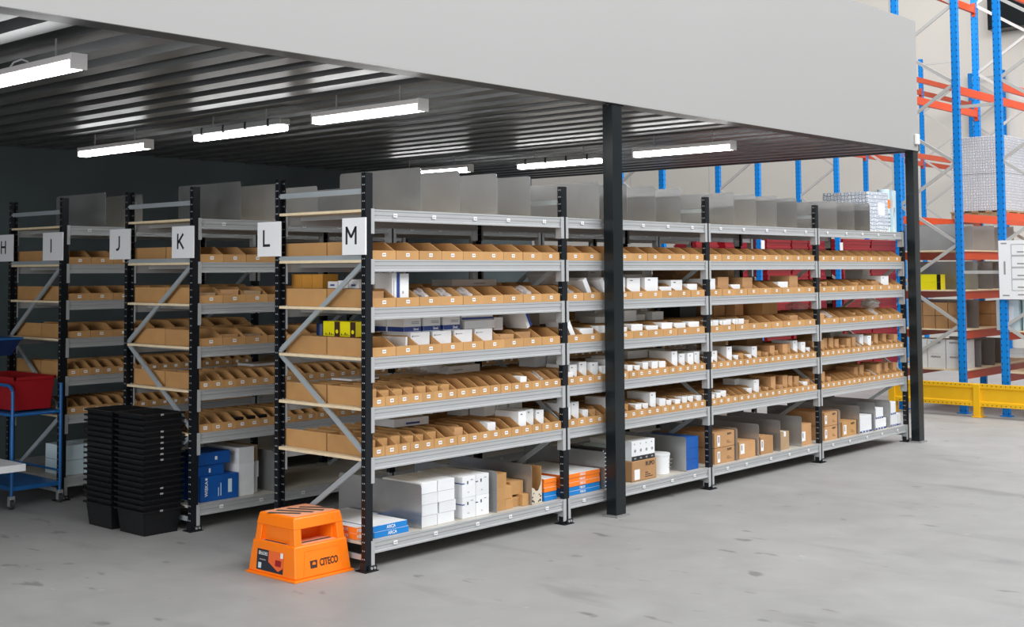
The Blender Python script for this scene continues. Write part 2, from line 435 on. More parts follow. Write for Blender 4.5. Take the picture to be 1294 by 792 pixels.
# letter signs
def sign(ch, y0, y1, label, flip):
    t = empty('letter_sign', (-.010, (y0 + y1) / 2, 2.012)); tag(t, label, 'sign', 'row letter signs')
    w = abs(y1 - y0) / 2
    G().box(-.002, 0, -w, w, -.113, .113, 'signw').build('sign_board', t)
    G().box(-.004, .006, -w - .040, -w - .001, -.113, .113, 'signw').build('mounting_flange', t)
    # the letter is drawn with plain strokes, (across, up) in metres, across = picture right
    S = {'M': [(-.042, -.055, -.042, .055), (.042, -.055, .042, .055), (-.042, .050, 0, -.012), (.042, .050, 0, -.012)], 'L': [(-.03, -.055, -.03, .055), (-.038, -.047, .036, -.047)],
         'K': [(-.035, -.055, -.035, .055), (-.032, -.012, .032, .053), (-.018, .006, .036, -.053)], 'J': [(.018, .055, .018, -.028), (.018, -.026, .006, -.043), (.008, -.042, -.010, -.048), (-.008, -.048, -.024, -.044)],
         'I': [(0, -.055, 0, .055)], 'H': [(-.036, -.055, -.036, .055), (.036, -.055, .036, .055), (-.04, .002, .04, .002)]}[ch]
    g = G()
    for a, b, c, d in S: g.bar((-.0026, -a + .004, b + .006), (-.0026, -c + .004, d + .006), .017, .0012, 'ink', (1, 0, 0))
    g.build('lettering', t)
sign('M', .026, .200, 'white sign with black letter M on the front post beside the stool', 0)
sign('L', .845, 1.047, 'white sign with black letter L on the rear post of rack M', 0)
sign('K', 1.815, 2.040, 'white sign with black letter K above the blue boxes', 0)
sign('J', 2.625, 2.868, 'white sign with black letter J above the stacked black totes', 0)
sign('I', 3.605, 3.880, 'white sign with black letter I on the dark post over the red crate', 0)
sign('H', 4.42, 4.66, 'white sign with letter H on the dark post behind the trolley hopper', 0)

# ------------------------------------------------------------------ cardboard bins
BL = .418
def bin_mesh(w, h=.112, lip=.056, t=.003, m='card', end=None):
    g = G()
    side = [(0, 0), (BL, 0), (BL, h), (.115, h), (.012, lip), (0, lip)]
    full = [(0, 0), (BL, 0), (BL, h), (0, h)]
    g.prism(full if end == 0 else side, 'x', 0, t, m); g.prism(full if end == 1 else side, 'x', w - t, w, m)
    g.box(t, w - t, 0, .004, 0, lip, m); g.box(t, w - t, BL - .004, BL, 0, h, m); g.box(t, w - t, .004, BL - .004, 0, t, m)
    g.box(t, w - t, .004, .018, lip - .004, lip, m)
    return g.mesh('cardboard_bin')
W9, W17 = 1.812 / 9, 1.812 / 17
tagmesh = G().box(-.015, .015, -.0012, 0, -.011, .011, 'paper').box(-.011, .011, -.0016, -.0011, -.003, .004, 'tagink').mesh('price_tag')
binm = {9: bin_mesh(W9 - .003), 17: bin_mesh(W17 - .002)}
endm = {(n, e): bin_mesh(w, end=e) for n, w in ((9, W9 - .003), (17, W17 - .002)) for e in (0, 1)}
proto = {}
def bin_at(n, x, y, z, label, group, tagged=True, rot=0, end=None):
    w = W9 if n == 9 else W17
    if n not in proto:
        o = link('cardboard_bin', binm[n]); c = link('price_tag', tagmesh, o, ((w - .002) / 2, -.0002, .030)); proto[n] = (o, c); first = True
        r = o; r.location = (x, y, z)
    else:
        o, c = proto[n]; r = clone(o, [(c, [])] if tagged else [], (x, y, z), rot)
    if end is not None: r.data = endm[n, end]
    tag(r, label, 'cardboard bin', group)
    return r
LNAME = {1: 'lowest bin', 2: 'second bin', 3: 'third bin', 4: 'fourth bin', 5: 'top bin'}
NB = {1: 17, 2: 17, 3: 9, 4: 9, 5: 9}
BX0 = PW + .012
for b in (1, 0, 2, 3):
    for li in range(1, 6):
        n = NB[li]; w = W9 if n == 9 else W17
        for k in range(n):
            bin_at(n, b * B + BX0 + k * w, .012 + RND.uniform(0, .006), LV[li] + .0008,
                   f'brown cardboard bin, {ORD[k]} from the sign end, {LNAME[li]} shelf, {ORD[b]} bay of rack M', f'bins in bay {ORD[b]} of rack M', end=0 if b == 0 and k == 0 else None)
for li in range(1, 6):
    n = NB[li]; w = W9 if n == 9 else W17
    for k in range({1: 17, 2: 14, 3: 5, 4: 4, 5: 4}[li]):
        bin_at(n, BX0 + k * w, ROW['K'] + .012 + RND.uniform(0, .006), LV[li] + .0008,
               f'brown cardboard bin, {ORD[k]} from the sign end, {LNAME[li]} shelf of rack K', 'bins of rack K', end=0 if k == 0 else None)
    for k in range({1: 4, 2: 5, 3: 2, 4: 3, 5: 3}[li]):
        bin_at(n, BX0 + k * w, ROW['I'] + .012 + RND.uniform(0, .006), LV[li] + .0008,
               f'shaded cardboard bin, {ORD[k]} from the sign end, {LNAME[li]} shelf of rack I', 'bins of rack I', end=0 if k == 0 else None)
    for key, nm in (('M', 'L'), ('K', 'J'), ('I', 'H')):
        bin_at(n, BX0 + w - .003, ROW[key] + D - .012, LV[li] + .0008, f'cardboard bin seen side on, {LNAME[li]} shelf, below the {nm} sign', 'end bins on the far side of each rack', False, PI, end=1)
# the remaining bins deep in the racks, seen only as dim rows
def rest():
    g = G()
    def one(x, y, z, w, s, h=.112, lip=.056):
        t = .003
        def Y(u): return y + s * u
        side = [(Y(0), z), (Y(BL), z), (Y(BL), z + h), (Y(.115), z + h), (Y(.012), z + lip), (Y(0), z + lip)]
        g.prism(side, 'x', x, x + t, 'card'); g.prism(side, 'x', x + w - t, x + w, 'card')
        a, b_ = sorted((Y(0), Y(.004))); g.box(x + t, x + w - t, a, b_, z, z + lip, 'card')
        a, b_ = sorted((Y(BL), Y(BL - .004))); g.box(x + t, x + w - t, a, b_, z, z + h, 'card')
        a, b_ = sorted((Y(0.004), Y(BL - .004))); g.box(x + t, x + w - t, a, b_, z, z + t, 'card')
        a, b_ = sorted((Y(0), Y(-.0012))); g.box(x + w / 2 - .015, x + w / 2 + .015, a, b_, z + .019, z + .041, 'paper')
    for li in range(1, 6):
        n = NB[li]; w = W9 if n == 9 else W17
        for b in range(4):
            for k in range(1 if b == 0 else 0, n): one(b * B + BX0 + k * w, D - .012, LV[li] + .001, w - .003, -1)
        for b in range(0, 4):
            k0 = {1: 17, 2: 14, 3: 5, 4: 4, 5: 4}[li] if b == 0 else 0
            for k in range(k0, n): one(b * B + BX0 + k * w, ROW['K'] + .012, LV[li] + .001, w - .003, 1)
        for k in range({1: 4, 2: 5, 3: 2, 4: 3, 5: 3}[li], n): one(BX0 + k * w, ROW['I'] + .012, LV[li] + .001, w - .003, 1)
    o = g.build('cardboard_bins'); tag(o, 'dim rows of further cardboard bins deep inside the racks', 'cardboard bins'); o['kind'] = 'stuff'
rest()

# ------------------------------------------------------------------ cartons and small goods
_cm = {}
def carton_mesh(w, d, h, m, tape, flaps=True):
    k = (round(w, 3), round(d, 3), round(h, 3), m, tape)
    if k not in _cm:
        g = G(); g.box(0, w, 0, d, 0, h, m)
        if tape:
            c = w / 2; tw = min(.024, w * .12)
            g.box(c - tw, c + tw, -.0006, d + .0006, h - .0004, h + .0006, tape)
            g.box(c - tw, c + tw, -.0008, 0, h * .72, h + .0005, tape)
        elif min(w, d, h) > .03:
            # tuck-in lid: a lid line on the front and a raised top flap
            g.box(.002, w - .002, .002, d * .985, h - .0002, h + .0009, m)
            g.box(.0, w, -.0007, 0, h * .80, h, m)
        _cm[k] = g.mesh('carton')
    return _cm[k]
def carton(x, y, z, w, d, h, m, label, cat='carton', group=None, tape=None, name='carton', rot=0, tiltx=0, tilty=0):
    o = link(name, carton_mesh(w, d, h, m, tape), None, (x, y, z + .001)); o.rotation_euler = (tiltx, tilty, rot)
    return tag(o, label, cat, group)
def patch(parent, face, a0, a1, z0, z1, m, name, off=-.0012, th=.0008):
    """thin printed patch: face -y (a = x) or -x (a = y)"""
    g = G()
    if face == '-y': g.box(a0, a1, off - th, off, z0, z1, m)
    else: g.box(off - th, off, a0, a1, z0, z1, m)
    return g.build(name, parent)

def bag(x, y, z, sx, sy, sz, label, m='film', seed=1):
    rr = random.Random(seed); bm = bmesh.new(); bmesh.ops.create_icosphere(bm, subdivisions=3, radius=1)
    for v in bm.verts:
        p = v.co; k = 1 + .16 * math.sin(5 * p.x + seed) * math.cos(6 * p.y - seed) + .12 * math.sin(9 * p.z + 2 * p.x) + rr.uniform(-.05, .05)
        top = 1 - .5 * max(0, p.z)
        v.co = Vector((p.x * sx / 2 * k * top, p.y * sy / 2 * k * top, (p.z * .5 + .5) * sz * (1 + .15 * math.sin(7 * p.x))))
    zmin = min(v.co.z for v in bm.verts)
    for v in bm.verts: v.co.z -= zmin
    me = bpy.data.meshes.new('plastic_bag'); bm.to_mesh(me); bm.free(); me.materials.append(M[m])
    o = link('plastic_bag', me, None, (x, y, z + .001)); return tag(o, label, 'plastic bag')

# contents of the bins of rack M, one code per bin
# . empty  w low white  W tall white  s three slim white  b low brown  B tall brown  c slanted brown slip  g bag of parts  t tilted white
def mark(o, w):
    h = max(v.co.z for v in o.data.vertices); a = RND.uniform(.15, .3)
    patch(o, '-y', w * a, w * (a + .18), h - .022, h - .016, 'ink', 'print_mark'); patch(o, '-y', w * .2, w * .6, h * .3, h * .3 + .004, 'tagink', 'print_line')
CODE = {
 (0, 4): 'b.ggg..g.', (0, 3): '..AAAAbb.', (0, 2): 'ccccccc......w.g.', (0, 1): 'cccccc.b..w..WWW.',
 (1, 4): 'gttWWWwWw', (1, 3): 'twwwwwwww', (1, 2): 'wWWWwWWwwwwwcWWWW', (1, 1): 'WWwb.WwcwwWwwwwww',
 (2, 4): 'WBwB..wB.', (2, 3): 'sssb...b.', (2, 2): 'wWgWwcwWcbBbBBWWw', (2, 1): 'www...wWbbBbBBBwb',
 (3, 4): 'bb..c.bW.', (3, 3): 'bg..b.g..', (3, 2): 'BBBBBbBBgWWbBbBbB', (3, 1): 'bBb.....BBcgBBBbB'}
GW = 'goods in the bins of rack M'
for (b, li), code in CODE.items():
    n = NB[li]; w = W9 if n == 9 else W17
    for k, ch in enumerate(code):
        if ch in '.A': continue
        x = b * B + BX0 + k * w + .008; z = LV[li] + .004; iw = w - .019
        where = f'in {ORD[k]} bin, {LNAME[li]} shelf, {ORD[b]} bay, rack M'
        r = RND.uniform
        if ch == 'w': carton(x, .035 + r(0, .03), z, iw * r(.75, 1), .20, r(.08, .105), 'white', f'low white carton {where}', group=GW)
        elif ch == 'W': _o = carton(x, .05 + r(0, .04), z, iw * r(.85, 1), .22, r(.13, .165), 'white', f'tall white carton {where}', group=GW); mark(_o, iw)
        elif ch == 's':
            q = iw / 4
            for j in range(4): carton(x + j * q, .046 + r(0, .008), z, q - .003, .17, .085 + r(0, .008), 'white', f'{ORD[j]} of four slim white packets {where}', group=GW)
        elif ch == 'b': carton(x, .05 + r(0, .06), z, iw * r(.6, .95), .17, r(.075, .10), 'card2', f'low brown carton {where}', group=GW)
        elif ch == 'B': carton(x, .06 + r(0, .04), z, iw * r(.85, 1), .20, r(.13, .165), 'card2', f'tall brown carton {where}', group=GW)
        elif ch == 'c': carton(x, .07 + r(0, .03), z, iw * .92, .10, r(.075, .095), 'card', f'plain cardboard insert {where}', group=GW)
        elif ch == 'g': bag(x + iw / 2, .14, z, iw * .84, .17, r(.09, .12), f'crumpled clear bag of parts {where}', seed=b * 7 + k)
        elif ch == 't':
            carton(x + .100, .05, z + .010, .045, .20, .15, 'white', f'slanting white carton {where}', group=GW, tilty=-.55)

# white cartons stacked on the fourth-lowest shelf of the first bay
x0 = PW + .012; z = LV[3] + .005
for k in range(4):
    o = carton(x0 + 2 * W9 + k * W9 + .012, .11, z, W9 - .03, .27, .125, 'white', f'white carton in the {ORD[k + 2]} bin under the blue-striped cartons, rack M', group='white cartons under the blue-striped ones')
    patch(o, '-y', .02, .075, .100, .104, 'tagink', 'print_line'); patch(o, '-y', .012, .018, .096, .106, 'ink', 'print_mark')
for k, (xx, wd, yy) in enumerate(((.44, .150, .125), (.615, .155, .125), (.80, .155, .125))):
    o = carton(xx, yy, z + .1275, wd, .16 if k == 0 else .25, .115, 'white', ['blue-striped white carton beside two matching ones behind post M', 'middle blue-striped white carton standing on plain white ones', 'blue-striped white carton third from the M post'][k], group='blue-striped cartons')
    patch(o, '-y', 0, wd, .004, .034, 'navy', 'stripe'); text(o, 'Sinel', .024, 'paper', (wd * .70, -.0026, .018), '-y')
    patch(o, '-x', 0, .15, .004, .034, 'navy', 'stripe')
    for zz in (.052, .062): patch(o, '-y', wd * .45, wd * .9, zz, zz + .004, 'tagink', 'print_line')
o = carton(.44, .29, z + .1275, .150, .14, .115, 'white', 'blue-striped white carton tucked behind the first striped one', group='blue-striped cartons')
patch(o, '-x', 0, .14, .004, .034, 'navy', 'stripe'); patch(o, '-x', .05, .09, .08, .10, 'tagink', 'print_mark')
o = carton(.44, .11, z, .018, .3, .10, 'white', 'narrow white carton supporting the first striped cartons', group='white cartons under the blue-striped ones')
o = carton(1.02, .14, z + .1275, .30, .16, .055, 'white', 'flat white carton on the cartons in front of the third-level bins', group='flat white cartons on the third bin shelf')
o = carton(1.00, .15, z + .185, .31, .15, .050, 'white', 'flat white carton with dark blue foot stripe, topmost of its pile', group='flat white cartons on the third bin shelf'); patch(o, '-y', 0, .31, .004, .018, 'navy', 'stripe'); patch(o, '-y', .12, .24, .032, .038, 'tagink', 'print_line')
o = carton(1.335, .16, z + .1085, .09, .2, .085, 'white', 'upright white carton beside the flat pile, third bin shelf', group='flat white cartons on the third bin shelf')
o = carton(1.62, .10, z + .11, .055, .2, .12, 'white', 'leaning white and navy carton against the second post of rack M', tilty=-.5); patch(o, '-y', .03, .055, 0, .12, 'navy', 'stripe')
# fourth bin shelf, first bay
z = LV[4] + .005
o = carton(.277, .06, z, .062, .20, .205, 'white', 'tall white carton with a blue edge standing in the second bin of the fourth shelf'); patch(o, '-y', .038, .062, 0, .205, 'navy', 'stripe'); patch(o, '-y', .012, .016, .06, .16, 'tagink', 'print_line')
o = carton(.345, .06, z, .075, .20, .20, 'white', 'tall plain white carton standing in the second bin, fourth shelf'); patch(o, '-y', .02, .03, .075, .09, 'tagink', 'print_mark')
o = carton(.235, .30, z + .1085, .18, .12, .055, 'white', 'flat white carton lying on the first bin of the fourth shelf'); patch(o, '-y', .08, .16, .02, .024, 'tagink', 'print_line')
o = carton(1.20, .43, z + .1085, .46, .2, .045, 'white', 'long flat white carton lying across the bins near the second post', group='long flat white cartons'); patch(o, '-y', .22, .34, .015, .021, 'tagink', 'print_line')
# second and lowest bin shelves, first bay
z = LV[2] + .114
bag(.97, .48, z, .26, .3, .13, 'big crumpled clear bag lying on the second bin shelf of rack M', seed=5)
o = carton(1.13, .40, z, .34, .2, .05, 'white', 'flat white carton beside the big clear bag', rot=.06); patch(o, '-y', .05, .15, .02, .026, 'tagink', 'print_line')
carton(1.30, .65, z, .36, .2, .06, 'white', 'grey white carton behind the flat one, second bin shelf')
carton(.33, .50, z, .24, .2, .012, 'paper', 'loose white sheet lying on the second bin shelf of rack M', 'paper', name='paper_sheet')
z = LV[1] + .114
o = carton(.52, .30, z, .30, .2, .05, 'white', 'long white carton lying on the lowest bins near the M post', rot=-.05); patch(o, '-y', .10, .22, .012, .024, 'navy', 'print_line')
for k, (xx, yy, zz, ww, hh) in enumerate(((1.36, .16, 0, .12, .085), (1.49, .15, 0, .10, .10), (1.46, .20, .101, .12, .055), (1.61, .14, 0, .13, .10), (1.28, .30, 0, .07, .05))):
    carton(xx, yy + .12, z + zz, ww, .14, hh, 'white', f'{ORD[k]} of five small white cartons piled over the lowest bins by the second post', group='small white cartons by the second post')
# second bay extras
z = LV[4] + .114
o = carton(2.16, .22, z, .07, .3, .10, 'white', 'large white carton tipped over the bins beside the black column', tilty=-.75); 
o = carton(2.62, .335, z, .17, .22, .115, 'white', 'white carton with tape marks just past the black column'); patch(o, '-y', .03, .09, .085, .091, 'tagink', 'print_line')
carton(2.86, .335, z, .17, .22, .11, 'white', 'second white carton past the black column, fourth bin shelf')
o = carton(3.12, .37, z, .33, .2, .07, 'white', 'wide white carton before the third post, fourth bin shelf')
carton(3.50, .45, z, .14, .2, .13, 'white', 'white carton peeping past the third post, fourth bin shelf')
z = LV[3] + .114
o = carton(2.03, .335, z, .20, .2, .11, 'white', 'white carton with grey print behind the second post, third bin shelf'); patch(o, '-y', 0, .24, .0, .012, 'ink', 'stripe')
carton(2.02, .56, z, .30, .2, .05, 'white', 'flat white carton behind the carton with grey print')
for k in range(5):
    carton(2.62 + k * .19, .27 + (k % 2) * .05, z, .16, .15, .045 + .02 * (k % 3), 'white', f'{ORD[k]} of five white cartons piled past the column, third bin shelf', group='white cartons past the column')
o = carton(2.86, .46, z, .50, .2, .085, 'white', 'long white carton lying on the third bin shelf behind small ones')
o = carton(3.37, .46, z, .10, .2, .085, 'white', 'navy-edged white carton, first of two at the long carton end'); patch(o, '-y', .0, .1, 0, .006, 'navy', 'stripe')
o = carton(3.48, .46, z, .10, .2, .085, 'white', 'navy-edged white carton, second of two at the long carton end'); patch(o, '-y', .0, .1, 0, .006, 'navy', 'stripe')
z = LV[2] + .114
for k in range(3): carton(1.98 + k * .14, .335, z, .12, .16, .10 - .02 * k, 'white', f'{ORD[k]} of three white cartons above the second-shelf bins before the column', group='white cartons before the column')
carton(3.08, .30, z, .34, .2, .06, 'white', 'flat white carton above the second-shelf bins past the column')
carton(3.46, .40, z, .28, .2, .05, 'white', 'flat grey white carton next to the third post, second bin shelf')
# third bay
z = LV[4] + .114
for k in range(2):
    carton(3.98 + .05 * k, .47, z + .061 * k, .72 - .05 * k, .24, .060, 'card2', f'long brown carton, {ORD[k]} from below in the pile past the third post', group='long brown cartons past the third post', tape='tape')
carton(4.52, .25, z, .10, .16, .12, 'cardd', 'upright pale brown carton in front of the long cartons')
z = LV[3] + .114
carton(3.98, .40, z, .26, .2, .10, 'tote', 'dark grey carton on the third bin shelf past the third post')
carton(4.42, .34, z, .18, .18, .09, 'card2', 'small tan carton beside the dark grey one', tape='tape'); carton(4.64, .26, z, .14, .16, .12, 'card2', 'tan carton with a white label, third bin shelf', tape='tape')
carton(4.98, .18, z, .13, .2, .135, 'card', 'tall brown carton, first of a pair on the third bin shelf', group='pair of tall brown cartons'); carton(5.115, .18, z, .13, .2, .135, 'card', 'tall brown carton, second of a pair on the third bin shelf', group='pair of tall brown cartons')
z = LV[2] + .114
bag(4.08, .42, z, .30, .2, .10, 'clear bag of parts past the third post, second bin shelf', seed=11)
carton(5.02, .37, z, .28, .2, .085, 'card2', 'tan carton over the second-shelf bins before the fourth post', tape='tape')
carton(4.36, .40, z, .34, .2, .07, 'cardd', 'pale brown carton behind the clear bag, second bin shelf')
z = LV[1] + .114
carton(5.06, .38, z, .28, .2, .085, 'card2', 'tan carton over the lowest bins before the fourth post', tape='tape')
o = carton(4.52, .20, z, .10, .12, .05, 'white', 'white packet lying over the lowest bins, third bay')
# fourth bay
bag(7.28, .25, LV[3] + .10, .15, .2, .13, 'white crumpled bag on the third bin shelf by the last post', 'wrap', 21)
bag(5.9, .34, LV[3] + .114, .3, .2, .10, 'clear bag just past the fourth post, third bin shelf', seed=31)
carton(7.24, .30, LV[4] + .114, .16, .2, .10, 'white', 'white carton at the far end of the fourth bin shelf')
o = carton(6.62, .36, LV[2] + .114, .26, .2, .085, 'white', 'white carton in the middle of the last bay, second bin shelf'); 
carton(6.18, .34, LV[2] + .114, .24, .16, .07, 'card', 'round-cornered brown carton in the last bay, second bin shelf')
carton(6.30, .36, LV[1] + .114, .45, .2, .10, 'cardd', 'long pale brown carton over the lowest bins of the last bay'); carton(6.90, .34, LV[1] + .114, .25, .2, .09, 'cardd', 'pale brown carton near the end of the lowest bins')

# goods visible at the open end of rack M
z = LV[4] + .006
for k in range(3):
    o = carton(.14, .775 - .105 * k, z + .1085, .13, .102, .088, 'amber', f'amber cardboard box, {ORD[k]} of three behind the M end bins counted from the L sign', group='amber boxes behind the M end')
for k in range(3):
    o = carton(.125 + .0 * k, .40 - .10 * k, z + .1085, .1, .095, .042 + .006 * k, 'white', f'small white carton {ORD[k]} of three lying over the end bins below the M sign', group='white cartons at the M end'); patch(o, '-x', .03, .07, .015, .025, 'navy', 'print_line')
z = LV[3] + .1135
for k, (yy, wd) in enumerate(((.385, .16), (.235, .145))):
    o = carton(.13, yy, z, .10, wd, .092, 'yellow', f'yellow box with dark end panel, {ORD[k]} from the L sign side, over the end bins', group='yellow boxes at the M end')
    patch(o, '-x', 0, .05, 0, .092, 'brownp', 'dark_panel'); g = G(); g.cyl((-.0035, .025, .030), .013, .001, 'yellow', 'x', 14); g.build('emblem', o)
    for q in range(5): patch(o, '-x', .06 + q * .017, .068 + q * .017, .006, .012 + .006 * (q % 3), 'brownp', 'print_mark')
G2 = G(); G2.cyl((0, 0, 0), .04, .075, 'hopper', 'z', 18); G2.cyl((0, 0, .075), .04, .02, 'hopper', 'z', 18, .015); tag(G2.build('spray_can', None, (.17, .60, z), smooth=True), 'dark blue can behind the yellow boxes at the M end', 'can')

# goods in rack K, first bay
for li, spots in ((4, ((0, .04, .05), (1, .03, .07), (2, .05, .06))), (3, ((1, .05, .05), (2, .06, .045)))):
    for k, dx, h in spots:
        carton(BX0 + k * W9 + .012, ROW['K'] + .06, LV[li] + .004, W9 - .05, .18, h + .02, 'cardd' if k != 1 else 'card2', f'pale carton inside the {ORD[k]} bin, {LNAME[li]} shelf of rack K', group='goods in rack K bins')
for k in (3, 4, 5):
    carton(BX0 + k * W17 + .008, ROW['K'] + .06, LV[1] + .004, W17 - .02, .14, .07, 'tote', f'black part inside the {ORD[k]} bin, lowest bin shelf of rack K', group='black parts in rack K bins')
carton(.72, ROW['K'] + .25, LV[2] + .114, .2, .2, .018, 'paper', 'flat white packet lying over the bins of rack K')

# ------------------------------------------------------------------ steel dividers
dvm = {}
def divider(x, y, z, depth, h, label, group, name='steel_divider'):
    k = (depth, h)
    if k not in dvm:
        g = G(); r = .02
        prof = [(0, 0), (depth, 0), (depth, h - r), (depth - r * .3, h - r * .3), (depth - r, h), (r, h), (r * .3, h - r * .3), (0, h - r)]
        g.prism(prof, 'x', 0, .0025, 'sheet')
        dvm[k] = g.mesh(name)
    o = link(name, dvm[k], None, (x, y, z + .001)); return tag(o, label, 'divider', group)
XS = [.502, .857, 1.227, 1.577, 2.371, 2.72, 3.098, 3.454, 4.269, 4.634, 4.996, 5.365, 6.15, 6.515]
for i, x in enumerate(XS):
    divider(x, .03, LV[6], .785, .283, f'grey steel sheet on top of rack M, {ORD[i % 4]} from the sign end in {ORD[i // 4]} bay', 'steel sheets on top of rack M')
divider(6.862, .03, LV[6], .785, .283, 'grey steel sheet against the maze-patterned box on top of rack M', 'steel sheets on top of rack M')
for i, x in enumerate((.428, .78, 1.153, 1.5)):
    divider(x, ROW['K'] + .03, LV[6], .79, .283, f'grey steel sheet on top of rack K, {ORD[i]} from the sign end', 'steel sheets on top of rack K')
for i, x in enumerate((.403, .75)):
    divider(x, ROW['I'] + .03, LV[6], .80, .283, f'shaded steel sheet on top of rack I, {ORD[i]} from the sign end', 'steel sheets on top of rack I')
BS = [(.504, 1), (1.215, 1), (1.576, 1), (3.492, 2), (4.279, 3), (4.63, 3), (5.0, 3), (5.39, 3), (6.145, 4), (6.55, 4), (6.895, 4), (7.24, 4)]
BLAB = ['large steel divider with a rounded corner beside the blue ARCA boxes', 'steel divider between striped white cartons and small brown cartons', 'steel divider between brown cartons and the open spotted box', 'steel divider between the white bucket and the blue carton',
        'steel divider beside the stacked pair of brown cartons past the third post', 'steel divider behind the single labelled carton, bottom shelf', 'steel divider before the pale taped carton, bottom shelf', 'steel divider before the last carton of the third bay', 'steel divider beside the stacked brown pair past the fourth post', 'steel divider between brown carton and tall white carton', 'steel divider between tall white carton and the white pair', 'last steel divider on the bottom shelf, by the corner column']
for (x, b), lb in zip(BS, BLAB): divider(x, .035, LV[0], .79, .275, lb, 'steel dividers on the bottom shelf of rack M')
divider(2.412, .035, LV[0], .79, .275, 'steel divider with printed edge strip beside the orange flat cartons', 'steel dividers on the bottom shelf of rack M')
divider(.745, ROW['K'] + .03, LV[0], .79, .30, 'steel divider on the bottom shelf of rack K behind the white boxes', 'steel dividers in rack K')

# ------------------------------------------------------------------ goods on the bottom shelf of rack M
Z0 = LV[0]
def flat(x, y, z, w, d, h, m, txt, label, group, side='-y', name='flat_carton'):
    o = empty(name, (x, y, z + .001)); tag(o, label, 'carton', group)
    G().box(0, w, 0, d, 0, h - .0012, m).build('box_body', o); G().box(.001, w - .001, .001, d - .001, h - .0012, h, 'white').build('lid', o)
    if txt: text(o, txt, h * .78, 'paper', (w * .52, -.0012, h * .46), '-y'); text(o, txt, h * .78, 'paper', (-.0012, d * .45, h * .46), '-x')
    return o
flat(.115, .05, Z0, .292, .30, .036, 'bblue', 'ARCA', 'lower blue ARCA flat carton beside the M post', 'blue ARCA cartons')
flat(.108, .052, Z0 + .037, .287, .30, .036, 'bblue', 'ARCA', 'upper blue ARCA flat carton beside the M post', 'blue ARCA cartons')
o = flat(-.030 + .05, .10, Z0 + .000, .075, .26, .036, 'orangec', 'FIBOX', 'lower orange flat carton between the stool and the M post', 'orange cartons at the M end')
o = flat(.020, .10, Z0 + .037, .075, .26, .036, 'orangec', 'FIBOX', 'upper orange flat carton between the stool and the M post', 'orange cartons at the M end')
flat(.17, .42, Z0, .32, .30, .055, 'bblue', None, 'blue flat carton lying deep on the shelf behind the ARCA cartons', None)
for c, (x, w, jit) in enumerate(((.520, .140, (.0, .012, .018, .016)), (.668, .152, (0, .006, .03, .012)))):
    for r in range(4):
        o = carton(x + jit[3 - r] * .6, .06 - .003 * r, Z0 + r * .0705, w, .36, .069, 'white', f'plain white carton, {ORD[r]} from below in the {"first" if c == 0 else "second"} column past the large divider', group='plain white cartons in two columns')
for c in range(2):
    for r in range(2):
        o = carton(.905 + c * .130, .06, Z0 + r * .136, .126, .42, .134, 'white', f'blue-banded white carton, {"upper" if r else "lower"} of the {"first" if c == 0 else "second"} pair before the small brown cartons', group='blue-banded white cartons')
        patch(o, '-x', -.002, .25, .088, .094, 'navy', 'band'); patch(o, '-y', -.001, .02, .088, .094, 'navy', 'band')
        patch(o, '-y', .045, .055, .085, .105, 'ink', 'print_mark'); patch(o, '-y', .08, .10, .108, .113, 'tagink', 'print_mark'); patch(o, '-y', .05, .065, .03, .034, 'tagink', 'print_mark')
for k, (x, w, z, h, y) in enumerate(((1.245, .095, 0, .066, .07), (1.342, .075, 0, .064, .07), (1.419, .085, 0, .062, .09), (1.506, .066, 0, .078, .06), (1.250, .092, .067, .082, .075), (1.344, .078, .067, .085, .08), (1.424, .135, .079, .088, .10), (1.255, .095, .150, .088, .08), (1.352, .055, .153, .083, .12))):
    carton(x, y, Z0 + z, w, .16, h, 'card', ['small brown carton at the front corner by the divider, bottom layer', 'second small brown carton of the bottom layer', 'third small brown carton of the bottom layer', 'upright small brown carton ending the bottom layer', 'brown carton on the corner one, middle layer', 'second brown carton of the middle layer', 'wide brown carton with a torn top, middle layer', 'topmost brown carton by the divider', 'narrow brown carton beside the topmost one'][k], group='small brown cartons on the bottom shelf')
# open cut-away box with spotted print
t = empty('display_box', (1.600, .06, Z0 + .001)); tag(t, 'cut-open tan box with black spotted print beside the orange flat cartons', 'carton')
g = G(); g.box(0, .115, 0, .003, 0, .085, 'palecard'); g.prism([(0, .085), (.05, .085), (.03, .105), (0, .115)], 'y', 0, .003, 'palecard'); g.prism([(.075, .085), (.115, .085), (.115, .16), (.10, .12)], 'y', 0, .003, 'palecard')
g.box(0, .003, .003, .30, 0, .25, 'card'); g.box(.112, .115, .003, .30, 0, .25, 'card'); g.box(.003, .112, .297, .30, 0, .25, 'card'); g.box(.003, .112, .003, .297, 0, .003, 'card'); g.build('box_body', t)
g = G()
for a, c, q in ((.015, .02, .009), (.03, .012, .006), (.014, .045, .006), (.095, .018, .009), (.078, .012, .006), (.100, .045, .007), (.085, .058, .005), (.028, .07, .005)): g.cyl((a, -.0012, c), q, .001, 'ink', 'y', 12)
g.build('spot_print', t)
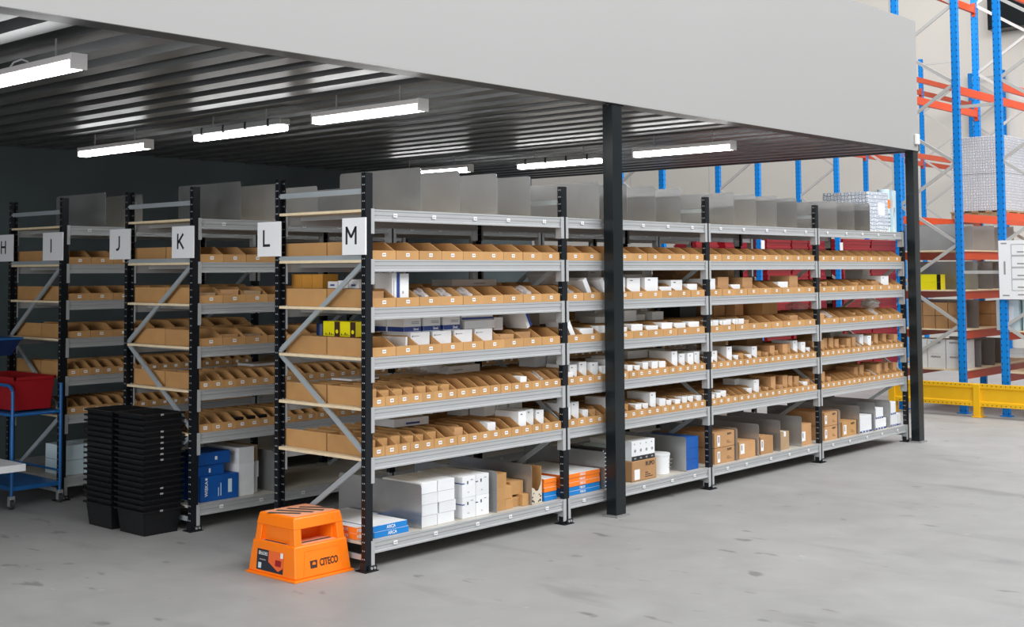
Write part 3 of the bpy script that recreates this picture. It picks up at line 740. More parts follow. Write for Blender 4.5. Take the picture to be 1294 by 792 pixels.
# orange and blue flat cartons across the second post
for k, (m, z, tx) in enumerate((('bblue', 0, 'FIBOX'), ('bblue', .031, 'FIBOX'), ('orangec', .062, 'FIBOX'), ('orangec', .093, 'FIBOX'), ('orangec', .124, 'FIBOX'))):
    flat(1.742 + (.006 * k if k < 3 else .01), .055, Z0 + z, .62, .60, .030, m, tx, f'{"blue" if k < 2 else "orange"} FIBOX flat carton behind the second post, {ORD[k]} from the shelf up', 'flat FIBOX cartons') if False else None
for c, (xa, w) in enumerate(((1.742, .135), (1.955, .43))):
    for k, m in enumerate(('bblue', 'bblue', 'orangec', 'orangec', 'orangec')):
        flat(xa, .06 + .004 * (k % 2), Z0 + .031 * k, w, .55, .030, m, 'FIBOX' if c else None, f'{"blue" if k < 2 else "orange"} flat carton {ORD[k]} from the shelf up, {"before" if c == 0 else "past"} the second post', 'flat cartons around the second post')
# maze printed box beside the column
o = carton(2.42, .06, Z0, .075, .42, .29, 'tote', 'dark box with white printed border hidden beside the black column'); patch(o, '-y', .004, .010, .01, .28, 'paper', 'print_line')
for k in range(9): patch(o, '-y', .02, .045, .015 + k * .03, .022 + k * .03, 'paper', 'print_mark'); 
# bay 2 past the column
o = empty('brown_carton', (2.790, .06, Z0 + .001)); tag(o, 'brown RUPO carton under the white valve carton past the column', 'carton'); G().box(0, .325, 0, .42, 0, .155, 'card2').build('box_body', o, bevel=.004, seg=1)
patch(o, '-y', .03, .10, .012, .09, 'paper', 'shipping_label', 0); text(o, 'RUPO', .045, 'ink', (.235, -.0015, .122), '-y'); 
for k in range(3): patch(o, '-y', .17, .27 - .03 * k, .022 + .015 * k, .028 + .015 * k, 'ink', 'print_line', 0)
o = carton(2.800, .07, Z0 + .157, .305, .40, .148, 'white', 'white carton with small line drawings on top of the RUPO carton')
patch(o, '-y', 0, .305, 0, .034, 'ink', 'stripe')
for k in range(4):
    patch(o, '-y', .035 + .075 * k, .042 + .075 * k, .122, .130, 'ink', 'print_mark'); g = G(); g.cyl((.045 + .075 * k, -.0022, .075), .012, .0008, 'tagink', 'y', 12); g.build('print_mark', o); patch(o, '-y', .03 + .075 * k, .055 + .075 * k, .010, .022, 'tagink', 'print_mark', -.0022)
carton(2.70, .16, Z0 + .14, .09, .3, .13, 'palew', 'pale carton peeping behind the column, bottom shelf')
carton(3.135, .20, Z0 + .11, .07, .2, .11, 'palew', 'pale carton standing behind the white bucket'); carton(3.128, .18, Z0, .055, .25, .108, 'cardd', 'brown carton under the pale one behind the bucket')
t = empty('bucket', (3.30, .175, Z0 + .001)); tag(t, 'white plastic bucket with a lid on the bottom shelf, second bay', 'bucket')
g = G(); g.cyl((0, 0, 0), .090, .145, 'white', 'z', 28, .094); g.build('bucket_body', t, smooth=True); G().cyl((0, 0, .145), .097, .014, 'white', 'z', 28).build('lid', t, smooth=True)
for k in range(3): G().box(.02, .05 + .01 * k, -.0925, -.0905, .05 + .03 * k, .054 + .03 * k, 'tagink').build('print_line', t)
o = carton(3.525, .06, Z0, .185, .42, .262, 'blue', 'tall blue carton stack face beside the third post', 'carton')
for k in range(2): patch(o, '-y', 0, .185, .086 + .088 * k, .0875 + .088 * k, 'navy', 'seam')
carton(3.83, .30, Z0, .11, .3, .13, 'cardd', 'dark brown carton in the shade behind the third post, lower one', group='cartons behind the third post'); carton(3.85, .32, Z0 + .132, .10, .3, .11, 'cardd', 'dark brown carton in the shade behind the third post, upper one', group='cartons behind the third post')
# bay 3
def brown(x, y, z, w, d, h, label, lab=None, txt=None, group=None, m='card2'):
    o = empty('brown_carton', (x, y, z + .001)); tag(o, label, 'carton', group)
    g = G(); g.box(0, w, 0, d, 0, h, m); g.box(w * .46, w * .54, -.0006, d, h - .0003, h + .0006, 'tape'); g.build('box_body', o)
    for s in (0, 1): G().box(0.002, w - .002, s * d / 2 + .002, (s + 1) * d / 2 - .002, h + .0003, h + .0022, m).build('flap', o)
    if lab: patch(o, '-y', *lab, 'paper', 'shipping_label', 0); patch(o, '-y', lab[0] + .012, lab[0] + .03, lab[2] + .03, lab[3] - .01, 'tagink', 'print_mark', -.0009)
    if txt:
        text(o, txt, h * .20, 'ink', (w * .74, -.0014, h * .83), '-y')
        for k in range(3): patch(o, '-y', w * .60, w * (.85 - .06 * k), h * (.22 + .08 * k), h * (.24 + .08 * k), 'brownp', 'print_line', 0)
    return o
brown(3.955, .06, Z0, .315, .40, .128, 'lower brown RUPO carton of the pair past the third post', (.045, .085, .01, .10), 'RUPO', 'stacked RUPO cartons')
brown(3.955, .06, Z0 + .134, .315, .40, .122, 'upper brown RUPO carton of the pair past the third post', (.045, .085, .01, .10), 'RUPO', 'stacked RUPO cartons')
brown(4.345, .06, Z0, .265, .40, .140, 'brown carton with a large white label, alone between two dividers', (.02, .085, .04, .125))
brown(4.70, .06, Z0, .215, .38, .148, 'bulging brown carton with a tall white label before the pale one', (.005, .05, .03, .125))
o = carton(5.07, .07, Z0, .15, .36, .158, 'cardd', 'pale taped carton wrapped in film between two dividers', tape='paper'); 
brown(5.43, .06, Z0, .19, .40, .192, 'last tan carton of the third bay, white label with drawing', (.008, .075, .04, .125))
brown(5.875, .06, Z0, .258, .40, .128, 'lower brown carton of the pair just past the fourth post', (.01, .05, .02, .10), 'RUPO', 'stacked cartons past the fourth post')
brown(5.878, .06, Z0 + .134, .258, .40, .125, 'upper brown carton of the pair just past the fourth post', (.01, .05, .02, .10), 'RUPO', 'stacked cartons past the fourth post')
brown(6.235, .06, Z0, .295, .40, .137, 'orange-brown carton with white label and dark print in the last bay', (.03, .085, .02, .11), 'RUPO', None, 'card')
def wbox(x, z, w, h, label, y=.06):
    o = carton(x, y, Z0 + z, w, .36, h, 'white', label, group='white cartons of the last bay'); patch(o, '-y', 0, w, 0, .016, 'navy', 'stripe')
    for k in range(3): patch(o, '-y', w * (.15 + .25 * k), w * (.25 + .25 * k), .003, .012, 'white', 'print_mark', -.0021)
    return o
wbox(6.61, 0, .255, .165, 'tall plain white carton with a navy foot in the last bay')
wbox(6.955, 0, .24, .105, 'white carton under a smaller one between the last two dividers'); wbox(6.965, .107, .165, .105, 'small white carton standing on another between the last two dividers')
wbox(7.30, 0, .17, .118, 'wide white carton at the rack end, under an upright one'); wbox(7.475, 0, .065, .118, 'narrow white carton at the very end of the bottom shelf'); wbox(7.31, .120, .115, .130, 'upright white carton on top of the wide one at the rack end')
# printed box and tube on the far top shelf
o = link('maze_print_box', G().box(0, .46, 0, .50, 0, .405, 'maze').mesh('maze_print_box', bevel=.004, seg=1), None, (6.872, .05, LV[6] + .001)); tag(o, 'grey and white maze-patterned box on top of the far end of rack M', 'carton'); patch(o, '-y', .22, .38, .17, .30, 'wrap', 'label', 0)
t = empty('cardboard_tube', (7.40, .13, LV[6] + .001)); tag(t, 'pale blue tube with an orange label on the top shelf corner', 'tube')
G().cyl((0, 0, 0), .062, .45, 'palew', 'z', 24).build('tube_body', t, smooth=True); g = G(); g.cyl((0, 0, .25), .0635, .09, 'orangec', 'z', 24); g.build('orange_label', t, smooth=True)
for k in range(4): G().box(-.02, .02 - .004 * k, -.066, -.0625, .06 + .04 * k, .075 + .04 * k, 'tagink').build('print_line', t)
o = carton(7.468, .06, LV[6], .075, .36, .44, 'palew', 'pale blue carton at the very end of the top shelf'); text(o, 'SIMATIC', .05, 'tagink', (.04, -.0025, .24), '-y', sx=.3) if False else None
for k in range(3): patch(o, '-y', .015 + .02 * k, .024 + .02 * k, .16 + .05 * k, .26, 'tagink', 'print_line')

# ------------------------------------------------------------------ goods on the bottom shelf of rack K
yk = ROW['K']
o = carton(.118, yk + .06, Z0, .325, .30, .175, 'blue', 'large blue carton with white print in front, bottom shelf of rack K')
text(o, 'WISKA', .035, 'paper', (.05, -.002, .09), '-y').rotation_euler = (PI / 2, -PI / 2, 0)
patch(o, '-y', .235, .268, .045, .14, 'palew', 'barcode_label')
for k in range(2): patch(o, '-y', .15 + .02 * k, .156 + .02 * k, .03, .09 + .03 * k, 'palew', 'print_line')
patch(o, '-y', .04, .058, .150, .166, 'paper', 'emblem')
o = carton(.118, yk + .09, Z0 + .178, .22, .26, .075, 'blue', 'middle blue carton lying on the large one, rack K'); patch(o, '-y', .09, .105, .02, .05, 'paper', 'emblem')
o = carton(.118, yk + .08, Z0 + .255, .265, .28, .085, 'blue', 'topmost blue carton of the pile in rack K'); patch(o, '-y', .135, .155, .03, .055, 'paper', 'emblem')
carton(.385, yk + .40, Z0, .06, .3, .25, 'blue', 'blue carton standing behind the pile in rack K')
for k in range(3):
    carton(.455, yk + .07, Z0 + .116 * k, .135, .44, .1145, 'white', f'white carton beside the blue pile, {ORD[k]} from below', group='white cartons beside the blue pile')
    carton(.602, yk + .11 - .012 * (k % 2), Z0 + .116 * k, .05, .40, .1145, 'cardd' if k == 2 else 'white', f'grey white carton behind the white column, {ORD[k]} from below', group='grey white cartons in rack K')
# pale cartons low in rack I
for k in range(4): carton(.10 + .18 * (k % 2), ROW['I'] + .1, Z0 + .12 * (k // 2), .17, .3, .115, 'palew', f'shaded pale carton low in rack I behind the trolley, {"upper" if k > 1 else "lower"} {"first" if k % 2 == 0 else "second"}', group='pale cartons behind the trolley')

# ------------------------------------------------------------------ orange step stool
def stool():
    t = empty('step_stool', (-.228, .335, 0)); tag(t, 'orange plastic step stool with dark grip strips in front of post M', 'step stool')
    hx, hy = .2275, .235
    g = G(); g.frus((-hx, hx, -hy, hy), 0, (-hx + .002, hx - .002, -hy + .002, hy - .002), .014, 'stool'); g.build('base_flange', t, bevel=.005, seg=2, smooth=True)
    g = G(); g.frus((-hx + .012, hx - .012, -hy + .012, hy - .012), .0135, (-.200, .200, -.197, .197), .200, 'stool'); g.build('lower_step', t, bevel=.014, seg=3, smooth=True)
    # four tapering corner legs of the upper step, a recessed core and a top plate
    X1, Y1, X2, Y2 = .193, .190, .183, .170
    for sx in (-1, 1):
        for sy in (-1, 1):
            a = sorted((sx * X1, sx * (X1 - .055))); b = sorted((sy * Y1, sy * (Y1 - .055))); c = sorted((sx * X2, sx * (X2 - .052))); d = sorted((sy * Y2, sy * (Y2 - .050)))
            g = G(); g.frus((*a, *b), .195, (*c, *d), .335, 'stool'); g.build('corner_leg', t, bevel=.010, seg=3, smooth=True)
    g = G(); g.frus((-.158, .158, -.03, .03), .197, (-.150, .150, -.03, .03), .33, 'stool'); g.frus((-.168, -.12, -.15, .15), .197, (-.176, -.12, -.14, .14), .33, 'stool'); g.frus((.12, .168, -.15, .15), .197, (.12, .176, -.14, .14), .33, 'stool'); g.build('inner_wall', t, bevel=.004, seg=2, smooth=True)
    g = G(); g.frus((-.190, .190, -.180, .180), .290, (-.178, .178, -.164, .164), .360, 'stool'); g.build('top_step', t, bevel=.013, seg=3, smooth=True)
    g = G(); g.box(-.160, .160, -.146, .146, .3595, .3615, 'grip'); g.build('grip_plate', t, bevel=.0008, seg=1)
    for k in range(4):
        c = -.12 + .08 * k; g = G(); g.bar((c - .055, .115 - .02 * abs(k - 1.5), .3622), (c + .055, -.115 + .02 * abs(k - 1.5), .3622), .034, .0012, 'gripd', (0, 0, 1)); g.build('grip_strip', t)
    G().box(-.13, .13, -.185, -.06, .2002, .2016, 'grip').build('grip_plate', t); G().box(-.12, .12, -.150, -.126, .2017, .2028, 'gripd').build('grip_strip', t)
    G().box(-.194, -.172, -.12, .12, .2002, .2016, 'grip').build('grip_plate', t); G().box(-.191, -.176, -.10, .10, .2017, .2028, 'gripd').build('grip_strip', t)
    # front (-Y) panel outline, emblem and name; tilt follows the side
    tilt = math.atan2(.026, .186)
    def yat(z): return -(.223 - (z - .0135) / .1865 * .026)
    g = G()
    pts = [(-.15, .022), (-.128, .165), (.135, .165), (.152, .022)]
    for (xa, za), (xb, zb) in zip(pts, pts[1:]): g.bar((xa, yat(za) - .0005, za), (xb, yat(zb) - .0005, zb), .006, .004, 'stool', (0, 1, 0))
    g.build('raised_rib', t)
    text(t, 'CITECO', .058, 'brownp', (.045, yat(.085) - .0018, .085), '-y', tilt=tilt, sx=.68)
    g = G(); g.hexa([(-.095, yat(.06) - .0006, .062), (-.045, yat(.06) - .0006, .062), (-.045, yat(.06) + .003, .062), (-.095, yat(.06) + .003, .062), (-.098, yat(.105) - .0006, .106), (-.042, yat(.105) - .0006, .106), (-.042, yat(.105) + .003, .106), (-.098, yat(.105) + .003, .106)], 'brownp'); g.build('emblem', t)
    g = G(); g.cyl((-.068, yat(.085) - .0014, .085), .013, .001, 'stool', 'y', 14); g.build('emblem', t)
    # sticker on the -X side
    def xat(z): return -(.2155 - (z - .0135) / .1865 * .0155)
    def q(y0, y1, z0, z1, m, name, off):
        g = G(); g.hexa([(xat(z0) - off, y0, z0), (xat(z0) - off, y1, z0), (xat(z0) + .001, y1, z0), (xat(z0) + .001, y0, z0), (xat(z1) - off, y0, z1), (xat(z1) - off, y1, z1), (xat(z1) + .001, y1, z1), (xat(z1) + .001, y0, z1)], m); return g.build(name, t)
    q(-.105, .145, .030, .150, 'sticker', 'sticker', .0008)
    g = G(); off = .0014
    v = [(xat(.150) - off, .035, .150), (xat(.085) - off, .035, .085), (xat(.035) - off, -.06, .040), (xat(.065) - off, -.105, .065), (xat(.150) - off, -.105, .150)]
    g.add(v, [(0, 1, 2, 3, 4)], 'stickero'); g.build('sticker_panel', t)
    q(.045, .128, .118, .138, 'paper', 'print_mark', .0016); q(.100, .128, .040, .072, 'palew', 'print_mark', .0016); q(-.10, -.075, .120, .150, 'paper', 'print_mark', .0018); q(.06, .12, .088, .094, 'tagink', 'print_line', .0016)
    q(-.085, -.03, .07, .105, 'redc', 'print_mark', .0018)
    tx = text(t, 'CITECO', .024, 'sticker', (xat(.127) - .0022, .082, .128), '-x', tilt=math.atan2(.0155, .1865), sx=.9)
stool()

# ------------------------------------------------------------------ stacked black totes
def tote_mesh(w, d, h, m, rim=.016, taper=.018):
    g = G(); t = .0022
    def wall(x0, x1, y0, y1, X0, X1, Y0, Y1): g.frus((x0, x1, y0, y1), 0, (X0, X1, Y0, Y1), h, m)
    W, Dp, w2, d2 = w / 2, d / 2, w / 2 - taper, d / 2 - taper
    wall(-w2, -w2 + t, -d2, d2, -W, -W + t, -Dp, Dp); wall(w2 - t, w2, -d2, d2, W - t, W, -Dp, Dp)
    wall(-w2, w2, -d2, -d2 + t, -W, W, -Dp, -Dp + t); wall(-w2, w2, d2 - t, d2, -W, W, Dp - t, Dp)
    g.box(-w2, w2, -d2, d2, 0, t, m)
    for (x0, x1, y0, y1) in ((-W - rim, -W + .001, -Dp - rim, Dp + rim), (W - .001, W + rim, -Dp - rim, Dp + rim), (-W, W, -Dp - rim, -Dp + .001), (-W, W, Dp - .001, Dp + rim)):
        g.box(x0, x1, y0, y1, h - .012, h, m)
    return g.mesh('black_tote')
TM = tote_mesh(.30, .335, .17, 'tote')
tagw = G().box(-.012, .012, -.0012, 0, -.006, .006, 'roofg').mesh('label_clip')
for sname, cx, cy in (('front', -.170, 2.055), ('rear', -.185, 2.440)):
    for k in range(18):
        o = link('black_tote', TM, None, (cx + RND.uniform(-.0003, .0003), cy + RND.uniform(-.0003, .0003), .0012 + k * .0385))
        tag(o, f'black plastic tote, {ORD[k] if k < 17 else "topmost"} from the floor in the {"stack touching the K post" if sname == "front" else "stack behind, nearer the trolley"}', 'tote', f'black totes, {sname} stack')
        if sname == 'front' and k in (0, 3, 4, 9, 10, 11, 12, 13, 14, 17): link('label_clip', tagw, o, (-.02, -.335 / 2 - .016, .164))

# ------------------------------------------------------------------ blue trolley with crate
t = empty('blue_trolley', (-.418, 3.55, 0)); tag(t, 'blue tube trolley carrying the red crate beside the black totes', 'trolley')
TW, TL = .40, .80
for i, (x, y) in enumerate(((0, 0), (TW, 0), (0, TL), (TW, TL))):
    zt = .935
    if x == 0 and y == 0:
        a = [(0, 0, .10), (0, 0, .86)] + [(0, .075 * (1 - math.cos(u)), .86 + .075 * math.sin(u)) for u in (PI / 8, PI / 4, 3 * PI / 8, PI / 2)] + [(0, TL - .075, .935)]
        G().tube(a, .013, 'trolley').build('post', t, smooth=True)
    else: G().tube([(x, y, .10), (x, y, zt)], .013, 'trolley').build('post', t, smooth=True)
    c = G(); c.box(x - .018, x + .018, y - .02, y + .02, .075, .10, 'bolt'); c.box(x - .022, x - .018, y - .015, y + .02, .025, .10, 'bolt'); c.box(x + .018, x + .022, y - .015, y + .02, .025, .10, 'bolt'); c.cyl((x - .015, y, .036), .034, .03, 'rubber', 'x', 18)
    c.build('caster', t)
for y in (0, TL): G().tube([(0, y, .711), (TW, y, .711)], .012, 'trolley').build('rail', t, smooth=True)
for x in (0, TW): G().tube([(x, 0, .711), (x, TL, .711)], .012, 'trolley').build('rail', t, smooth=True); G().tube([(x, 0, .25), (x, TL, .25)], .008, 'trolley').build('rail', t, smooth=True)
G().box(.0, TW, 0, TL, .135, .168, 'trolley').build('lower_tray', t, bevel=.006); G().box(.01, TW - .01, .01, TL - .01, .700, .722, 'trolley').build('upper_tray', t)
G().tube([(0, TL * .55, .71), (0, TL * .55, .98), (-.01, TL * .5, 1.10), (0, TL * .45, 1.16)], .012, 'trolley').build('hopper_stand', t, smooth=True)
g = G(); g.frus((-.13, .13, -.10, .10), 0, (-.19, .19, -.15, .15), .13, 'hopper'); g.box(-.20, .20, -.16, .16, .122, .142, 'trolley'); g.build('hopper_tray', t, (.02 - .05, .33, 1.155), bevel=.003, seg=1)
t2 = empty('red_crate', (-.218, 3.95, .738)); tag(t2, 'red plastic crate standing on the blue trolley', 'crate')
g = G(); T = .004
g.frus((-.150, -.146, -.33, .33), 0, (-.165, -.161, -.36, .36), .255, 'redc'); g.frus((.146, .150, -.33, .33), 0, (.161, .165, -.36, .36), .255, 'redc')
g.frus((-.15, .15, -.33, -.326), 0, (-.165, .165, -.36, -.356), .255, 'redc'); g.frus((-.15, .15, .326, .33), 0, (-.165, .165, .356, .36), .255, 'redc'); g.box(-.15, .15, -.33, .33, 0, .005, 'redc'); g.build('crate_body', t2)
g = G()
for (x0, x1, y0, y1) in ((-.172, -.160, -.370, .370), (.160, .172, -.370, .370), (-.172, .172, -.370, -.356), (-.172, .172, .356, .370)): g.box(x0, x1, y0, y1, .235, .256, 'redc')
g.build('crate_rim', t2)
# white bench whose corner shows beside the trolley
t3 = empty('white_bench', (-1.0, 3.0, 0)); tag(t3, 'white bench of which one corner reaches into view beside the trolley', 'bench')
G().box(-.40, .434, .05, .75, .362, .412, 'white').build('bench_top', t3)
for x in (-.36, -.05):
    for y in (.1, .7): G().box(x - .02, x + .02, y - .02, y + .02, 0, .362, 'roofg').build('leg', t3)

# ------------------------------------------------------------------ pallet racking beyond the mezzanine
def pr_frame(t, x, y0, y1, h, node=0):
    for y in (y0, y1 - .09):
        g = G(); g.box(0, .004 + .056, 0, .09, 0, h, 'prblue'); 
        p = link('upright', g.mesh('upright', bevel=.006, seg=1), t, (x, y, 0))
        G().box(-.03, .10, -.02, .11, 0, .012, 'prblue2').build('foot_plate', p)
    ya, yb = y0 + .07, y1 - .07
    if node: ya, yb = yb, ya
    z, s = .60, 1                                   # nodes at 1.1, 2.1 ... on the ya side
    while z + .5 < h:
        a, b = ((yb, z), (ya, z + .49)) if s else ((ya, z), (yb, z + .49))
        G().bar((x + .03, a[0], a[1]), (x + .03, b[0], b[1]), .04, .022, 'brace').build('brace', t)
        z += .505; s = 1 - s
    G().bar((x + .03, ya, z + .02), (x + .03, yb, z + .02), .04, .022, 'brace').build('brace', t)
def pr_beam(t, x0, x1, y, z, h=.10):
    g = G(); g.box(x0 + .062, x1 - .002, y, y + .045, z - h, z, 'orange'); g.box(x0 + .0605, x0 + .066, y - .006, y + .05, z - h - .05, z + .05, 'orange'); g.box(x1 - .008, x1 - .002, y - .006, y + .05, z - h - .05, z + .05, 'orange')
    g.box(x0 + .01, x0 + .064, y - .008, y - .002, z - h - .05, z + .05, 'orange')
    g.build('beam', t)
PX = [10.45, 13.15, 15.85]
PRL = [.52, 1.02, 1.51, 2.01, 2.48, 4.09, 5.62]
t = empty('pallet_rack', (0, 0, 0)); tag(t, 'tall blue and orange pallet rack just beyond the corner column', 'pallet rack')
YA0, YA1 = .525, 1.40
for x in PX[:2]: pr_frame(t, x, YA0, YA1, 6.6)
for z in (1.75, 3.82, 5.6): G().box(10.47, 10.50, .095, .53, z - .02, z + .02, 'brace').build('row_spacer', t)
for x0, x1 in zip(PX, PX[1:2]):
    for z in PRL:
        for y in (YA0 + .02, YA1 - .07): pr_beam(t, x0, x1, y, z)
    for z in PRL[:4]: G().box(x0 + .065, x1 - .01, YA0 + .0, YA1 - .0, z + .001, z + .018, 'wood').build('shelf_board', t)
t = empty('pallet_rack', (0, 0, 0)); tag(t, 'blue and orange pallet rack carrying the white paper sign', 'pallet rack')
YB0, YB1 = -.80, .09
for x in PX[:2]: pr_frame(t, x, YB0, YB1, 6.4, 1)
for x0, x1 in zip(PX, PX[1:2]):
    for z in PRL[:6]:
        for y in (YB0 + .02, YB1 - .07): pr_beam(t, x0, x1, y, z)
    for z in PRL[:4]: G().box(x0 + .065, x1 - .01, YB0, YB1, z + .001, z + .018, 'wood').build('shelf_board', t)
# more distant racks
t = empty('pallet_rack', (0, 0, 0)); tag(t, 'long blue and orange pallet rack far behind rack M, red totes standing in it', 'pallet rack')
YC0, YC1 = 4.78, 5.62
FX = [10.202 + 2.722 * i for i in range(6)]
for x in FX: pr_frame(t, x - .05, YC0, YC1, 6.3, 1)
for x0, x1 in zip(FX, FX[1:]):
    for z in PRL[5:]:
        for y in (YC0 + .02, YC1 - .07): pr_beam(t, x0 - .05, x1 - .05, y, z)
for x in FX[1:3]: G().box(x - .05, x + .06, YC0 - .012, YC0 - .008, 2.13, 2.27, 'paper').build('paper_label', t)

# goods on the pallet racks
zA = [z + .018 for z in PRL]
k = 0
for r in range(2):
    for c in range(3):
        o = carton(10.55 + .01 * c, 1.06 - .235 * c, zA[0] + .182 * r, .34, .225, .180, 'white', f'white printed carton, {"upper" if r else "lower"} row, {ORD[c]} from the column, low on the pallet rack', group='white cartons on the pallet rack')
        text(o, 'FRIMOX', .035, 'ink', (-.002, .12, .14), '-x')
for r in range(2):
    for c in range(4):
        carton(10.58, 1.12 - .165 * c, zA[1] + .165 * r, .2, .155, .160, 'card2', f'brown carton, {"upper" if r else "lower"} row, {ORD[c]} from the column, second level of the pallet rack', group='brown cartons on the pallet rack')
        carton(11.55 + .22 * c, .60, zA[1] + .165 * r, .2, .2, .160, 'card2', f'brown carton facing the aisle, {"upper" if r else "lower"} row, {ORD[c]}, second level of pallet rack', group='brown cartons facing the aisle')
for r in range(2):
    o = carton(10.56, .86, zA[2] + .098 * r, .14, .34 + .03 * r, .096, 'yellow', f'{"upper" if r else "lower"} yellow carton on the pallet rack past the corner column', group='yellow cartons on the pallet rack'); patch(o, '-x', 0, .05, 0, .096, 'tote', 'dark_panel')
n = 0
for lv, xs, hh in ((0, (11.05, 11.5, 12.0), .33), (1, (11.0,), .36), (2, (11.0, 11.5, 11.9, 12.3), .36), (3, (10.9, 11.6, 12.3), .33)):
    for j, x in enumerate(xs):
        o = link('steel_divider', G().box(0, .003, 0, .80, 0, hh, 'sheet').box(-.06, 0, 0, .8, 0, .003, 'sheet').mesh('steel_divider'), None, (x, .56, zA[lv] + .001)); tag(o, f'grey steel divider on the {ORD[lv]} level of the pallet rack, {ORD[j]} from its end', 'divider', 'steel dividers on the pallet rack')
o = link('steel_divider', G().box(0, .003, 0, .80, 0, .33, 'sheet').box(.003, .06, 0, .8, 0, .003, 'sheet').mesh('steel_divider'), None, (10.53, .56, zA[3] + .001)); tag(o, 'wide grey steel sheet across the end of the pallet rack under the orange beams', 'divider')
# wrapped pallet load
t = empty('wrapped_pallet', (12.55, .96, PRL[4] + .001)); tag(t, 'pallet of grey patterned boxes wrapped in film high on the pallet rack', 'pallet load')
g = G()
for x in (-.42, -.03, .36): g.box(x, x + .08, -.38, .38, 0, .08, 'pallet')
for y in (-.38, -.19, 0, .19, .30): g.box(-.44, .46, y, y + .09, .08, .10, 'pallet')
g.build('pallet', t)
for r in range(2):
    for c in range(2):
        for d in range(2):
            o = link('patterned_box', G().box(0, .44, 0, .36, 0, .50, 'maze').mesh('patterned_box'), t, (-.44 + .445 * c, -.37 + .365 * d, .102 + .51 * r))
G().box(-.445, .452, -.375, .362, .104, 1.122, 'film').build('film_wrap', t, bevel=.01)
# paper sign and pale cartons on the near rack
t = empty('paper_sign', (10.41, -.25, 1.42)); tag(t, 'white paper sign with four outlined boxes on the blue upright', 'sign')
G().box(0, .006, -.40, .32, 0, .715, 'signw').build('sign_sheet', t)
for k in range(4):
    z0 = .105 + .142 * k
    for (a, b, c, d) in ((-.40, .17, z0, z0 + .006), (-.40, .17, z0 + .13, z0 + .136), (.164, .17, z0, z0 + .136)): G().box(-.0015, 0, a, b, c, d, 'tagink').build('outline', t)
    for q in range(3): G().box(-.0015, 0, .02 - .15 * q, .10 - .15 * q, z0 + .035, z0 + .05, 'tagink').build('print_line', t)
for k, (a, b, c) in enumerate(((.22, .29, .670), (.20, .28, .04), (-.1, .1, .05), (.24, .26, .3))): G().box(-.0015, 0, a, b, c, c + (.015 if k < 3 else .16), 'tagink').build('print_line', t)
for c in range(3):
    o = carton(10.56 + .05 * c, -.08 - .32 * c if c else -.10, zA[1], .32, .27, .37, 'palew', f'pale blue carton under the paper sign, {ORD[c]} from the upright', group='pale blue cartons under the sign'); patch(o, '-x', .06, .2, .1, .3, 'paper', 'label')
o = carton(11.6, -.70, zA[0], .4, .5, .30, 'sheet', 'grey steel bin low on the rack under the pale blue cartons')

# yellow guard rail at the rack ends
t = empty('guard_rail', (10.16, 0, 0)); tag(t, 'yellow steel guard rail before the blue pallet rack uprights', 'guard rail')
def rail(y0, y1):
    g = G(); g.prism([(0, .134), (.09, .134), (.09, .142), (.035, .150), (.035, .165), (.045, .19), (.045, .345), (.035, .37), (.035, .39), (.09, .395), (.09, .402), (0, .402), (0, .355), (.022, .335), (.022, .20), (0, .185)], 'y', y0, y1, 'guard'); 
    r = g.build('rail', t)
    for z in (.155, .385):
        g = G(); yy = y0 + .05
        while yy < y1 - .03: g.cyl((-.0015, yy, z), .007, .0015, 'guardhole', 'x', 8); yy += .055
        g.build('bolt_hole', r)
rail(.325, 1.34); rail(-1.6, .245)
for y in (.285, 1.36, -1.62):
    g = G(); g.box(-.01, .10, y - .042, y + .042, .012, .402, 'guard'); g.box(-.03, .14, y - .06, y + .06, 0, .012, 'guard'); g.build('post', t, bevel=.004, seg=1)

# red totes stacked far behind rack M
def red_tote_mesh(w=1.0, d=.4, h=.155):
    g = G(); g.frus((.01, w - .01, .012, d - .012), 0, (0, w, 0, d), h - .03, 'red'); g.box(-.008, w + .008, -.014, d + .014, h - .034, h - .018, 'red'); g.box(0, w, 0, d, h - .018, h, 'red'); g.box(-.004, w + .004, -.010, d + .010, .06, .072, 'red')
    return g.mesh('red_tote')
RT = red_tote_mesh()
for c, (xa, xb) in enumerate(((11.22, 11.86), (12.05, 12.46), (12.48, 12.86), (13.32, 14.14), (14.17, 14.74), (14.77, 15.54), (16.02, 17.14), (17.17, 18.26))):
    for k in range(15):
        o = link('red_tote', RT, None, (xa + .01 + RND.uniform(-.005, .005), 4.93 + RND.uniform(-.008, .008), .001 + k * .1565)); o.scale = (xb - xa - .025, 1, 1)
        tag(o, f'red tote, {ORD[k]} from the floor, {ORD[c]} stack from the K rack end behind rack M', 'tote', 'red totes stacked behind rack M')

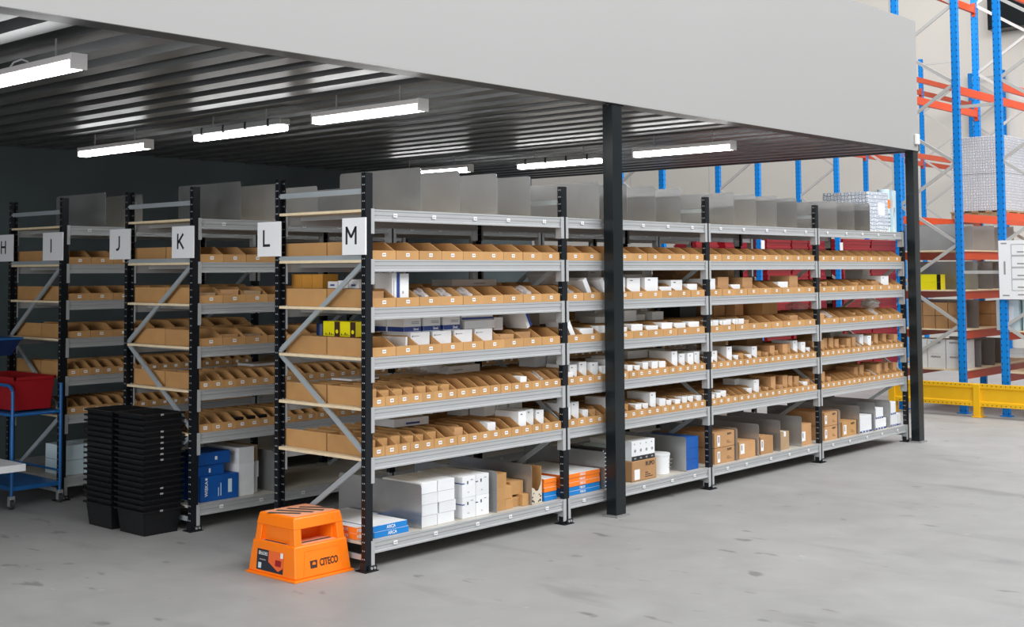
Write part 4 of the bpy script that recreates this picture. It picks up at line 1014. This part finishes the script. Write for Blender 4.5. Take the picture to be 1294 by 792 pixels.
# ------------------------------------------------------------------ camera, light, view
cam = bpy.data.cameras.new('camera'); co = bpy.data.objects.new('camera', cam); COL.objects.link(co); scene.camera = co
F_, CX, CY = 1593.9258, 617.1165, 257.6325
yaw, pitch, roll = 0.7390, 0.0532, -0.0054
cp, sp = math.cos(pitch), math.sin(pitch)
fw = Vector((math.cos(yaw) * cp, math.sin(yaw) * cp, sp)); r0 = Vector((math.sin(yaw), -math.cos(yaw), 0)); u0 = r0.cross(fw)
rt = r0 * math.cos(roll) + u0 * math.sin(roll); up = -r0 * math.sin(roll) + u0 * math.cos(roll)
mw = Matrix((rt, up, -fw)).transposed().to_4x4(); mw.translation = Vector((-5.1482, -5.7002, 1.7955)); co.matrix_world = mw
cam.sensor_width = 36; cam.sensor_fit = 'HORIZONTAL'; cam.lens = F_ / 1294 * 36; cam.shift_x = (647 - CX) / 1294; cam.shift_y = (CY - 396) / 1294
cam.clip_end = 200

w = bpy.data.worlds.new('daylight'); scene.world = w; w.use_nodes = True
bg = w.node_tree.nodes['Background']; bg.inputs['Color'].default_value = (.98, .99, 1.0, 1); bg.inputs['Strength'].default_value = .27
def area(name, loc, rot, sx, sy, power, col=(1, 1, 1)):
    l = bpy.data.lights.new(name, 'AREA'); l.shape = 'RECTANGLE'; l.size = sx; l.size_y = sy; l.energy = power; l.color = col
    o = bpy.data.objects.new(name, l); COL.objects.link(o); o.location = loc; o.rotation_euler = rot; return o
area('skylight_aisle', (4, -8, 9.5), (math.radians(30), 0, 0), 20, 6, 2500)
def aim(loc, tgt): return (Vector(tgt) - Vector(loc)).to_track_quat('-Z', 'Y').to_euler()
L1 = (-12.5, -4.5, 3.4); area('added_side_fill', L1, aim(L1, (0, 1.0, 1.5)), 6, 5, 800)  # added fill light from the unseen -X side, brightens the rack ends
L2 = (14, 1.5, 9.8); area('skylight_hall', L2, aim(L2, (18, 2.5, 2)), 9, 12, 1500, (1, .985, .96))

vs = scene.view_settings; scene.display_settings.display_device = 'sRGB'
vs.view_transform = 'Standard'; vs.look = 'None'; vs.exposure = 0; vs.gamma = 1; vs.use_curve_mapping = False
